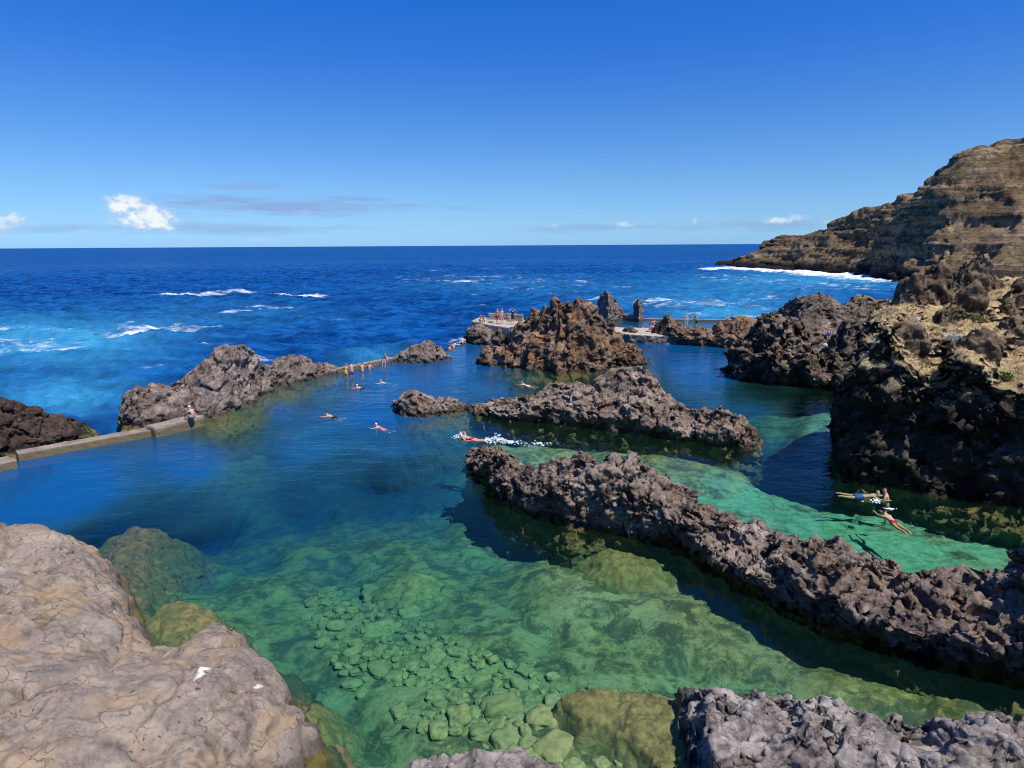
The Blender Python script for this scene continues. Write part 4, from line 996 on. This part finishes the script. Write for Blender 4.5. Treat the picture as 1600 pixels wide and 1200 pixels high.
# ---------------------------------------------------------------- people
def flat_mat(name, c, rough=0.6):
    m, n = new_mat(name); p = n.pos()
    b = n.noise(p, 14, 4, 0.6)
    col = n.mix(b, tuple(x * 0.88 for x in c), tuple(min(1, x * 1.1) for x in c))
    bs = principled(n, under(n, col), rough, None, 0.35)
    n.link(bs.outputs[0], n.out.inputs[0]); return m
SKIN = [flat_mat('fair_skin', (0.62, 0.40, 0.30)), flat_mat('tanned_skin', (0.50, 0.29, 0.19)), flat_mat('rosy_skin', (0.64, 0.36, 0.27))]
M_EYE = flat_mat('eye_dark', (0.02, 0.015, 0.012), 0.3)
_cloth = {}
def cloth(c):
    if c not in _cloth: _cloth[c] = flat_mat('swimwear_cloth', c, 0.8)
    return _cloth[c]
HAIRC = {'dark': (0.018, 0.012, 0.009), 'brown': (0.07, 0.04, 0.02), 'blond': (0.42, 0.28, 0.12), 'grey': (0.40, 0.38, 0.36), 'white': (0.82, 0.82, 0.80)}
BASE = dict(pelvis=(0, 0, .94), spine=(0, .01, 1.12), chest=(0, 0, 1.31), neck=(0, 0, 1.47), jaw=(0, .025, 1.545), skull=(0, .01, 1.635), crown=(0, 0, 1.70),
            sh=(.175, -.01, 1.41), el=(.235, -.03, 1.13), wr=(.25, .05, .89), pa=(.25, .075, .81), hip=(.09, 0, .90), kn=(.10, .015, .49), an=(.10, -.02, .085), toe=(.115, .14, .03))
POSE = {
 'stand': {},
 'wave': {'el': [(.36, .02, 1.56), (.30, .05, 1.2)], 'wr': [(.10, .10, 1.74), (.14, .22, 1.30)], 'pa': [(.03, .12, 1.76), (.10, .25, 1.36)]},
 'lean': {'el': [(.27, .16, 1.22)], 'wr': [(.20, .40, 1.20)], 'pa': [(.18, .48, 1.19)], 'chest': (0, .06, 1.30), 'neck': (0, .11, 1.45), 'jaw': (0, .15, 1.52), 'skull': (0, .15, 1.61), 'crown': (0, .15, 1.68), 'sh': (.175, .09, 1.39)},
 'bend': {'spine': (0, .12, 1.08), 'chest': (0, .30, 1.17), 'neck': (0, .45, 1.22), 'jaw': (0, .53, 1.21), 'skull': (0, .60, 1.26), 'crown': (0, .66, 1.28), 'sh': (.17, .40, 1.19), 'el': [(.22, .46, .92)], 'wr': [(.16, .52, .70)], 'pa': [(.14, .54, .63)], 'kn': (.11, .10, .50)},
 'sit': {'pelvis': (0, 0, .11), 'spine': (0, .0, .29), 'chest': (0, .06, .47), 'neck': (0, .12, .62), 'jaw': (0, .165, .69), 'skull': (0, .16, .78), 'crown': (0, .15, .85), 'sh': (.175, .10, .56), 'el': [(.24, .26, .40)], 'wr': [(.16, .42, .30)], 'pa': [(.13, .49, .28)],
         'hip': (.09, .04, .10), 'kn': (.12, .44, .17), 'an': (.12, .50, -.26), 'toe': (.125, .65, -.32)},
 'knees': {'pelvis': (0, 0, .11), 'spine': (0, .03, .29), 'chest': (0, .11, .46), 'neck': (0, .20, .60), 'jaw': (0, .255, .66), 'skull': (0, .26, .75), 'crown': (0, .26, .82), 'sh': (.175, .17, .55), 'el': [(.21, .36, .42)], 'wr': [(.15, .52, .33)], 'pa': [(.12, .57, .27)],
         'hip': (.09, .05, .10), 'kn': (.12, .42, .38), 'an': (.12, .58, .0), 'toe': (.125, .73, -.05)},
 'swim': {'pelvis': (0, -.28, -.07), 'spine': (0, -.09, -.03), 'chest': (0, .10, .0), 'neck': (0, .26, .05), 'jaw': (0, .345, .08), 'skull': (0, .355, .175), 'crown': (0, .34, .245), 'sh': (.175, .20, .0), 'el': [(.33, .42, -.05)], 'wr': [(.28, .68, -.05)], 'pa': [(.25, .75, -.05)],
          'hip': (.09, -.33, -.08), 'kn': (.14, -.72, -.10), 'an': (.17, -1.10, -.05), 'toe': (.18, -1.25, -.06)},
 'reach': {'pelvis': (0, -.28, -.03), 'spine': (0, -.09, .0), 'chest': (0, .10, .02), 'neck': (0, .26, .05), 'jaw': (0, .345, .08), 'skull': (0, .355, .175), 'crown': (0, .34, .245), 'sh': (.175, .20, .01), 'el': [(.20, .48, -.02)], 'wr': [(.15, .74, -.02)], 'pa': [(.14, .82, -.02)],
          'hip': (.09, -.33, -.04), 'kn': (.10, -.72, -.06), 'an': (.09, -1.10, -.03), 'toe': (.09, -1.25, -.05)},
 'crawl': {'pelvis': (0, -.28, -.01), 'spine': (0, -.09, .02), 'chest': (0, .10, .03), 'neck': (0, .26, .03), 'jaw': (0, .35, .0), 'skull': (0, .43, .06), 'crown': (0, .49, .09), 'sh': (.175, .20, .03), 'el': [(.26, .33, .26), (.20, -.03, -.1)], 'wr': [(.22, .60, .12), (.2, -.25, -.06)], 'pa': [(.20, .68, .05), (.19, -.33, -.05)],
          'hip': (.09, -.33, -.03), 'kn': (.11, -.72, -.05), 'an': (.10, -1.10, .0), 'toe': (.10, -1.25, .03)},
}
BONES = [('pelvis', 'spine'), ('spine', 'chest'), ('chest', 'neck'), ('neck', 'jaw'), ('jaw', 'skull'), ('skull', 'crown')]
RAD = dict(pelvis=(.145, .105), spine=(.125, .09), chest=(.150, .105), neck=(.055, .055), jaw=(.066, .075), skull=(.080, .098), crown=(.045, .055), sh=(.062, .06), el=(.042, .042), wr=(.029, .026), pa=(.036, .018), hip=(.092, .095), kn=(.058, .06), an=(.038, .04), toe=(.036, .022))
def person(label, pose, loc, face, suit, skin=0, hair='dark', female=False, height=1.0, extra=None):
    """face = heading of the body's front in the ground plane (radians from +y towards +x)."""
    J = {k: [tuple(v)] if not isinstance(v, list) else list(v) for k, v in {**BASE, **POSE[pose], **(extra or {})}.items()}
    co, rad, ed, idx = [], [], [], {}
    def addv(key, p, r, par):
        idx[key] = len(co); co.append(Vector(p)); rad.append(r)
        if par is not None: ed.append((idx[par], idx[key]))
    sc_ = 0.93 if female else 1.0
    def rr(k): return (RAD[k][0] * (sc_ if k in ('sh', 'el', 'chest', 'spine', 'an', 'wr') else 1), RAD[k][1] * sc_)
    prev = None
    for k in ('pelvis', 'spine', 'chest', 'neck', 'jaw', 'skull', 'crown'):
        addv(k, J[k][0], rr(k), prev); prev = k
    for si, sg in enumerate((1, -1)):
        g = lambda k: (J[k][min(si, len(J[k]) - 1)][0] * sg, *J[k][min(si, len(J[k]) - 1)][1:])
        par = 'chest'
        for k in ('sh', 'el', 'wr', 'pa'):
            addv((k, sg), g(k), rr(k), par); par = (k, sg)
        w_, p_ = co[idx[('wr', sg)]], co[idx[('pa', sg)]]
        d = (p_ - w_).normalized(); side = d.cross(Vector((0, 0, 1)) if abs(d.z) < .8 else Vector((0, 1, 0))).normalized(); nrm = d.cross(side)
        for f, (sp, ln) in enumerate([(-.026, .070), (-.009, .082), (.009, .078), (.026, .060)]):
            a = p_ + d * .032 + side * sp; b = a + d * ln * .55 + nrm * .010; c = b + d * ln * .4 + nrm * .022
            addv(('f', sg, f, 0), a, (.010, .010), ('pa', sg)); addv(('f', sg, f, 1), b, (.009, .009), ('f', sg, f, 0)); addv(('f', sg, f, 2), c, (.0075, .0075), ('f', sg, f, 1))
        a = w_ + d * .035 - side * .034; b = a + d * .035 - side * .018 + nrm * .012
        addv(('t', sg, 0), a, (.012, .012), ('pa', sg)); addv(('t', sg, 1), b, (.010, .010), ('t', sg, 0))
        par = 'pelvis'
        for k in ('hip', 'kn', 'an', 'toe'):
            addv((k, sg), g(k), rr(k), par); par = (k, sg)
    me = bpy.data.meshes.new('person'); me.from_pydata(co, ed, [])
    o = bpy.data.objects.new('person', me); COL.objects.link(o)
    md = o.modifiers.new('skin', 'SKIN'); md.use_smooth_shade = True; md.branch_smoothing = 0.4
    for v, r in zip(me.skin_vertices[0].data, rad): v.radius = r; v.use_root = False
    me.skin_vertices[0].data[0].use_root = True
    sb = o.modifiers.new('sub', 'SUBSURF'); sb.levels = sb.render_levels = 1
    dg = bpy.context.evaluated_depsgraph_get()
    body = bpy.data.meshes.new_from_object(o.evaluated_get(dg))
    o.modifiers.clear(); o.data = body; bpy.data.meshes.remove(me)
    body.name = 'person'
    V = np.array([v.co for v in body.vertices])
    # nearest bone for each vertex
    bl = [(a, b) for a, b in BONES]
    for sg in (1, -1):
        bl += [('chest', ('sh', sg)), (('sh', sg), ('el', sg)), (('el', sg), ('wr', sg)), (('wr', sg), ('pa', sg)), ('pelvis', ('hip', sg)), (('hip', sg), ('kn', sg)), (('kn', sg), ('an', sg)), (('an', sg), ('toe', sg))]
    D, T = [], []
    for a, b in bl:
        A, B = np.array(co[idx[a]]), np.array(co[idx[b]]); ab = B - A
        t = np.clip(((V - A) @ ab) / (ab @ ab), 0, 1); T.append(t)
        rad_ = max(rad[idx[a]][0], .03)
        D.append(np.linalg.norm(V - (A + t[:, None] * ab), axis=1) / rad_)
    D, T = np.array(D), np.array(T); nb = D.argmin(0); nt = T[nb, np.arange(len(V))]
    nm = [(a if isinstance(a, str) else a[0]) + '-' + (b if isinstance(b, str) else b[0]) for a, b in bl]
    names = np.array(nm)[nb]
    nrmV = np.array([v.normal for v in body.vertices])
    polys = [tuple(p.vertices) for p in body.polygons]
    def shell(name, mask, off, mat):
        fs = [p for p in polys if sum(mask[i] for i in p) >= len(p) - 0.5]
        if not fs: return
        used = sorted({i for f in fs for i in f}); mp = {i: k for k, i in enumerate(used)}
        m2 = bpy.data.meshes.new(name); m2.from_pydata([tuple(V[i] + nrmV[i] * off) for i in used], [], [tuple(mp[i] for i in f) for f in fs])
        m2.materials.append(mat)
        for p in m2.polygons: p.use_smooth = True
        c = bpy.data.objects.new(name, m2); COL.objects.link(c); c.parent = o
        so = c.modifiers.new('thick', 'SOLIDIFY'); so.thickness = 0.008; so.offset = 1
        return c
    kind, colr = suit
    cm = cloth(colr)
    low = (names == 'pelvis-hip') | ((names == 'pelvis-spine') & (nt < 0.5))
    if kind == 'shorts': shell('swim_shorts', low | ((names == 'hip-kn') & (nt < 0.62)), 0.014, cm)
    if kind in ('bikini', 'bottoms'): shell('bikini_bottom', low | ((names == 'hip-kn') & (nt < 0.12)), 0.008, cm)
    if kind == 'bikini': shell('bikini_top', ((names == 'spine-chest') & (nt > 0.62)) | ((names == 'chest-neck') & (nt < 0.22)), 0.010, cm)
    if kind == 'swimsuit': shell('swimsuit', low | (names == 'pelvis-spine') | (names == 'spine-chest') | ((names == 'chest-neck') & (nt < 0.4)) | ((names == 'hip-kn') & (nt < 0.12)), 0.008, cm)
    if kind == 'suit': shell('wetsuit', low | (names == 'pelvis-spine') | (names == 'spine-chest') | ((names == 'chest-neck') & (nt < 0.7)) | ((names == 'hip-kn') & (nt < 0.8)) | (names == 'chest-sh') | ((names == 'sh-el') & (nt < .5)), 0.009, cm)
    sk_, cr_ = np.array(co[idx['skull']]), np.array(co[idx['crown']]); jw = np.array(co[idx['jaw']])
    up = (sk_ - jw) / np.linalg.norm(sk_ - jw); fw = np.array([0, 1.0, 0]) - up * up[1]; fw /= np.linalg.norm(fw)
    rel = V - sk_; hu, hf = rel @ up, rel @ fw
    head = np.isin(names, ['jaw-skull', 'skull-crown']) & (np.linalg.norm(rel, axis=1) < 0.19)
    hm = head & ((hu > 0.045) | ((hf < 0.0) & (hu > -0.07)) )
    if female and hair != 'white': hm = hm | (np.isin(names, ['neck-jaw', 'jaw-skull']) & (hf < -0.02))
    c = shell('swim_cap' if hair == 'white' else 'hair', hm, 0.014, cloth(HAIRC[hair]))
    # nose, ears, eyes melted into the body mesh
    bm = bmesh.new(); bm.from_mesh(body)
    right = np.cross(fw, up)
    for q, r, mi in [(sk_ + fw * .092 - up * .03, .016, 0), (sk_ + right * .078 - up * .03, .020, 0), (sk_ - right * .078 - up * .03, .020, 0), (sk_ + fw * .080 + right * .030 + up * .002, .010, 1), (sk_ + fw * .080 - right * .030 + up * .002, .010, 1), (sk_ + fw * .080 - up * .072, .014, 0)]:
        r_ = bmesh.ops.create_icosphere(bm, subdivisions=1, radius=r, matrix=Matrix.Translation(Vector(q)))
        for f in {f for v in r_['verts'] for f in v.link_faces}: f.material_index = mi; f.smooth = True
    bm.to_mesh(body); bm.free()
    body.materials.clear(); body.materials.append(SKIN[skin]); body.materials.append(M_EYE)
    o.location = loc; o.rotation_euler = (0, 0, -face); o.scale = (height,) * 3
    tag(o, label, 'person', extra_group)
    return o
extra_group = None
def heading(p_from, p_to):
    d = P(*p_to) - P(*p_from); return math.atan2(d[0], d[1])
def swimmer(label, pose, head, feet, suit, **kw):
    h = heading(feet, head); p = P(*head)
    loc = (p[0] - math.sin(h) * 0.34, p[1] - math.cos(h) * 0.34, kw.pop('z', 0.0) + 0.03)
    return person(label, pose, loc, h, suit, **kw)
BLUE, TEAL, RED, YEL, PURP, BLK, PINK, NAVY, WHT, GRN = (0.03, 0.12, 0.55), (0.02, 0.18, 0.24), (0.50, 0.03, 0.05), (0.70, 0.42, 0.04), (0.13, 0.08, 0.42), (0.012, 0.012, 0.018), (0.60, 0.18, 0.20), (0.02, 0.03, 0.10), (0.75, 0.75, 0.74), (0.05, 0.30, 0.25)
# in the water
extra_group = 'swimmers in the pool'
swimmer('swimmer with white head closest to the yellow swimsuit bather', 'swim', (558, 606), (577, 611), ('shorts', BLK), hair='white', skin=2)
swimmer('swimmer with grey head below the person seated at the wall end', 'swim', (595, 598.5), (622, 601.5), ('shorts', TEAL), hair='grey', skin=0)
swimmer('dark haired swimmer in dark shorts farthest out toward the concrete wall', 'swim', (511, 650), (541, 656), ('shorts', BLK), skin=2)
swimmer('swimmer with white cap and pink swimsuit beside the small islet', 'swim', (588, 668), (621, 677), ('swimsuit', PINK), hair='white', female=True, skin=2)
swimmer('swimmer doing front crawl with white splashes off the tip of the longest ridge', 'crawl', (722, 685), (762, 691), ('bottoms', RED), hair='brown', skin=2, z=0.03)
swimmer('blond swimmer alone below the rusty stack', 'swim', (816, 601), (835, 605), ('bikini', WHT), hair='blond', female=True, skin=0)
swimmer('blond swimmer in blue shorts with legs stretched behind in the turquoise channel', 'swim', (1371, 773), (1318, 769), ('shorts', BLUE), hair='blond', skin=0, z=-0.10)
swimmer('woman in red bikini swimming with arms stretched ahead in the turquoise channel', 'reach', (1382, 803), (1425, 833), ('bikini', RED), hair='dark', female=True, skin=0, z=-0.09)
p = P(1388, 776); person('dark haired bather treading water against the blond swimmer in the channel', 'lean', (p[0], p[1], -1.32), R(-60), ('shorts', NAVY), hair='dark', skin=2)
# along the walls
extra_group = None
p = P(302, 656.5, 0.62); person('man in teal shorts with white cap seated on the concrete wall', 'knees', (p[0], p[1] + 0.15, 0.63), R(-80), ('shorts', TEAL), hair='white', skin=2)
p = P(541, 590, 0); person('person in yellow swimsuit standing in the water at the short wall', 'lean', (p[0], p[1], -0.55), R(10), ('swimsuit', YEL), hair='blond', female=True, skin=1)
p = P(550, 588, 0); person('man in purple shorts standing beside the yellow swimsuit at the short wall', 'lean', (p[0], p[1], -0.50), R(-10), ('shorts', PURP), hair='brown', skin=2)
p = P(566, 580, 0); person('dark haired bather leaning on the short wall, water up to the ribs', 'lean', (p[0], p[1], -0.93), R(0), ('shorts', NAVY), skin=2)
p = P(577, 576.5, 0); person('bather with only head and shoulders out beside the short wall', 'lean', (p[0], p[1], -1.12), R(15), ('bikini', BLK), hair='dark', female=True, skin=2)
p = P(603, 567, 0.36); person('person in purple shorts seated at the end of the short wall', 'sit', (p[0], p[1] + .15, 0.36), R(195), ('shorts', PURP), skin=2, extra={'el': [(.36, -.05, .36), (.24, .26, .40)], 'wr': [(.48, -.12, .10), (.16, .42, .30)], 'pa': [(.50, -.13, .03), (.13, .49, .28)]})
p = P(702, 545, 0); person('bather with head low in the water nearest the grey rock at the overflow', 'lean', (p[0], p[1], -1.30), R(20), ('bikini', RED), hair='brown', female=True, skin=2)
p = P(709, 542, 0); person('dark haired bather in the middle of the overflow gap', 'lean', (p[0], p[1], -1.20), R(-15), ('shorts', BLK), skin=2)
p = P(721, 539, 0); person('bather with bare back bending in the white water of the overflow', 'bend', (p[0], p[1], -0.72), R(40), ('shorts', BLK), hair='dark', skin=2)
# on the platform and walkway
p = P(750, 503.0, 2.0); person('dark haired person crouching at the corner of the stone platform', 'knees', (p[0], p[1], 2.02), R(160), ('bikini', WHT), hair='dark', female=True, skin=0)
p = P(757, 503.5, 2.0); person('pale person seated close to the crouching one on the platform corner', 'knees', (p[0], p[1], 2.02), R(200), ('swimsuit', WHT), hair='blond', female=True, skin=0)
p = P(777, 506, 2.0); person('standing person with red swimwear at the parapet of the platform', 'stand', (p[0], p[1], 2.0), R(30), ('shorts', RED), hair='brown', skin=2)
p = P(784.5, 506, 2.0); person('slim standing person in pink swimwear next to the red one on the platform', 'stand', (p[0], p[1], 2.0), R(150), ('bikini', PINK), hair='blond', female=True, skin=0)
p = P(801, 507, 2.0); person('person in dark suit holding arms up to the head on the platform', 'wave', (p[0], p[1], 2.0), R(-30), ('suit', BLK), hair='dark', skin=1, extra={'el': [(.34, .08, 1.55)], 'wr': [(.12, .14, 1.72)], 'pa': [(.05, .15, 1.74)]})
p = P(1015, 519, 0.9); person('person bending over in orange red swimwear on the far walkway', 'bend', (p[0], p[1], 0.9), R(90), ('swimsuit', RED), hair='brown', female=True, skin=2)
p = P(1022, 518, 0.9); person('dark haired person crouched beside the bending one on the far walkway', 'knees', (p[0], p[1], 0.92), R(-60), ('shorts', RED), hair='dark', skin=2)
p = P(1072, 512.5, 0.9); person('woman in green bottoms standing behind the low fluted rocks', 'stand', (p[0], p[1], 0.9), R(170), ('bottoms', GRN), hair='brown', female=True, skin=0)
p = P(1087.5, 513.5, 0.9); person('man holding a teal towel behind the low fluted rocks', 'lean', (p[0], p[1], 0.9), R(240), ('shorts', BLK), hair='dark', skin=1)
p = P(1084, 513.2, 0.9)
def towel(loc, colr, w=.5, h=.8):
    bm = bmesh.new(); nx, nz = 9, 12
    g_ = [[bm.verts.new(((i / nx - .5) * w, .04 * math.sin(i * 1.7) + .02 * math.sin(k * .9 + i), k / nz * h)) for k in range(nz + 1)] for i in range(nx + 1)]
    for i in range(nx):
        for k in range(nz): bm.faces.new((g_[i][k], g_[i + 1][k], g_[i + 1][k + 1], g_[i][k + 1]))
    me = bpy.data.meshes.new('towel'); bm.to_mesh(me); bm.free(); me.materials.append(cloth(colr))
    o = bpy.data.objects.new('towel', me); COL.objects.link(o); o.location = loc
    so = o.modifiers.new('thick', 'SOLIDIFY'); so.thickness = 0.012
    return o
tag(towel((p[0], p[1] - .2, 1.35), GRN), 'teal towel held up by the man behind the low fluted rocks', 'towel')
p = P(1135, 514.5, 1.0); person('person in red swimsuit on the rock beside the rounded rough rock', 'lean', (p[0], p[1], 1.0), R(160), ('swimsuit', RED), hair='brown', female=True, skin=2)
p = P(1143.5, 514.5, 1.0); person('person in navy blue wetsuit next to the red swimsuit on the rocks', 'stand', (p[0], p[1], 1.0), R(20), ('suit', (0.02, 0.07, 0.25)), hair='brown', skin=1)
p = P(1293, 535, 1.0); person('man in bright blue shorts standing on the ledge in front of the pyramid shaped rock', 'stand', (p[0], p[1], 1.0), R(190), ('shorts', BLUE), hair='brown', skin=2)
p = P(1302, 536, 1.0)
t_ = towel((p[0], p[1], 1.03), (0.16, 0.14, 0.45), .9, .8); t_.rotation_euler = (R(86), 0, R(20))
tag(t_, 'violet towel lying on the pale ledge beside the man in blue shorts', 'towel')

# white water thrown up by the crawl swimmer and at the overflow
def foam_mat():
    m, n = new_mat('white_water'); p = n.pos()
    b = n.noise(p, 10, 4, 0.6)
    d = n.add('ShaderNodeBsdfDiffuse'); n.val(d.inputs[0], n.mix(b, (0.62, 0.76, 0.80), (0.88, 0.92, 0.93)))
    n.link(d.outputs[0], n.out.inputs[0]); return m
M_FOAM = foam_mat()
def splash(label, spots, seed, cat='splash'):
    r = np.random.default_rng(seed); bm = bmesh.new()
    for (x, y, sx, sy, h, cnt) in spots:
        c = P(x, y)
        for k in range(cnt):
            a, b = r.normal(0, .5, 2)
            rr_ = r.uniform(.012, .05) * (1.4 if abs(a) + abs(b) < .5 else .8)
            q = Vector((c[0] + a * sx, c[1] + b * sy, abs(r.normal(0, .5)) * h * math.exp(-(a * a + b * b))))
            s_ = bmesh.ops.create_icosphere(bm, subdivisions=1, radius=rr_, matrix=Matrix.Translation(q))
            fl = r.uniform(.3, .9)
            for v in s_['verts']:
                v.co = q + Vector(((v.co.x - q.x) * r.uniform(.9, 1.8), (v.co.y - q.y) * r.uniform(.8, 1.6), (v.co.z - q.z) * fl))
    me = bpy.data.meshes.new('splash'); bm.to_mesh(me); bm.free(); me.materials.append(M_FOAM)
    o = bpy.data.objects.new('splash', me); COL.objects.link(o); tag(o, label, cat, kind='stuff'); return o
M_FOAM
splash('white splash kicked up around the front crawl swimmer', [(719, 683, .35, .3, .22, 110), (776, 690, .55, .3, .30, 260), (762, 690, .3, .25, .2, 90), (800, 691, .7, .35, .03, 60), (840, 693, .9, .4, .02, 50)], 5)
splash('white water spilling through the overflow gap by the platform', [(726, 535, .9, .5, .30, 220), (712, 539, .8, .4, .15, 90), (734, 531, .6, .5, .5, 160)], 6)
splash('white flecks of water around the two heads in the turquoise channel', [(1368, 783, .35, .25, .05, 40), (1390, 795, .25, .15, .03, 16)], 8)
# ---------------------------------------------------------------- dry grass and small plants on the cliff
cl = CLIFF_S; nn_ = grid_normals(cl)
if nn_[..., 2].mean() < 0: nn_ = -nn_
pts_ = cl.reshape(-1, 3); nz_ = np.abs(nn_[..., 2].ravel())
msk = (nz_ > 0.45) & (pts_[:, 2] > 3.8) & (fbm(pts_ * 0.6 + 40, 4) > -0.12)
cand = np.flatnonzero(msk)
sel = RNG.choice(cand, size=min(9000, len(cand)), replace=False)
V_, F_ = [], []
for i in sel:
    c = pts_[i]; nb_ = RNG.integers(5, 9); hh = RNG.uniform(.07, .22)
    for k in range(nb_):
        a = RNG.uniform(0, 6.28); ln = hh * RNG.uniform(.6, 1.2); w_ = .006 + .008 * RNG.random()
        d = np.array([math.cos(a), math.sin(a), 0]); s_ = np.array([-d[1], d[0], 0]) * w_
        b0 = c + d * .03 * RNG.random() - np.array([0, 0, .04]); b1 = b0 + d * ln * .35 + np.array([0, 0, ln * .7]); b2 = b1 + d * ln * .5 + np.array([0, 0, ln * .15])
        j = len(V_); V_ += [b0 - s_, b0 + s_, b1 + s_ * .8, b1 - s_ * .8, b2 + s_ * .1, b2 - s_ * .1]
        F_ += [(j, j + 1, j + 2, j + 3), (j + 3, j + 2, j + 4, j + 5)]
def leaf_mat(name, c0, c1):
    m, n = new_mat(name); p = n.pos()
    col = n.mix(n.noise(p, 3.0, 5, 0.7), c0, c1)
    bs = principled(n, col, 0.8, None, 0.2); n.link(bs.outputs[0], n.out.inputs[0]); return m
M_STRAW = leaf_mat('dry_straw', (0.42, 0.30, 0.14), (0.74, 0.60, 0.36))
g_ = mesh_np('dry_grass', np.array(V_), np.array(F_), M_STRAW, smooth_shade=False)
tag(g_, 'dry straw coloured grass covering the top of the tall cliff', 'grass', kind='stuff')
ppx, ppy = project(pts_); dist_ = np.linalg.norm(pts_ - CAM, axis=1)
def find(x, y):
    r = (ppx - x) ** 2 + (ppy - y) ** 2
    k = np.flatnonzero(r < 9)
    if len(k) == 0: k = np.argsort(r)[:5]
    return pts_[k[np.argmin(dist_[k])]]
def shrub(label, x, y, rad, mat, leaf=.05, count=420, white=None):
    c = find(x, y); V, Fc = [], []
    for k in range(count):
        th = RNG.uniform(0, 6.28); ph_ = math.acos(RNG.uniform(0, 1)); rr_ = rad * RNG.uniform(.45, 1.05) * (1 + .35 * math.sin(th * 3 + x))
        q = c + np.array([math.cos(th) * math.sin(ph_), math.sin(th) * math.sin(ph_), math.cos(ph_) * .75]) * rr_
        u_ = RNG.normal(size=3); u_ /= np.linalg.norm(u_); w_ = np.cross(u_, RNG.normal(size=3)); w_ /= np.linalg.norm(w_)
        l_ = leaf * RNG.uniform(.6, 1.4); j = len(V)
        V += [q - u_ * l_, q + w_ * l_ * .45, q + u_ * l_, q - w_ * l_ * .45]; Fc.append((j, j + 1, j + 2, j + 3))
    o = mesh_np('shrub', np.array(V), np.array(Fc), mat, smooth_shade=False)
    sV, sF = [], []
    for k in range(9):
        a = RNG.uniform(0, 6.28); t = np.array([math.cos(a) * .7, math.sin(a) * .7, .6]) * rad * .8; s_ = np.array([-math.sin(a), math.cos(a), 0]) * .012; j = len(sV)
        sV += [c - s_, c + s_, c + t + s_ * .5, c + t - s_ * .5]; sF.append((j, j + 1, j + 2, j + 3))
    st_ = mesh_np('stem', np.array(sV), np.array(sF), M_STEM, smooth_shade=False); st_.parent = o
    tag(o, label, 'shrub', 'low shrubs on the tall cliff'); return o
M_STEM = leaf_mat('woody_stem', (0.07, 0.05, 0.03), (0.14, 0.10, 0.06))
M_SILV = leaf_mat('silver_leaf', (0.42, 0.43, 0.42), (0.80, 0.80, 0.78)); M_GREEN = leaf_mat('green_leaf', (0.04, 0.08, 0.02), (0.15, 0.20, 0.05)); M_OLIVE = leaf_mat('olive_leaf', (0.12, 0.13, 0.04), (0.32, 0.30, 0.10))
shrub('biggest silvery white shrub in the dry grass', 1487, 529, .36, M_SILV, .05, 520)
shrub('smaller silvery shrub below the biggest white one', 1447, 549, .30, M_SILV, .045, 320)
shrub('silvery tuft at the lip above the black face', 1432, 500, .22, M_SILV, .04, 180)
shrub('bright green shrub low at the frame edge of the dry grass', 1572, 590, .28, M_GREEN, .05, 420)
shrub('yellow green shrub at the foot of the brown crag', 1446, 470, .55, M_OLIVE, .06, 520)
shrub('olive shrub beside the slanted slab', 1492, 492, .40, M_OLIVE, .06, 320)
shrub('olive shrub high in the grass near the frame edge', 1572, 480, .40, M_OLIVE, .06, 360)
shrub('dull green shrub between the white shrubs and the rounded boulder', 1528, 500, .34, M_GREEN, .05, 300)
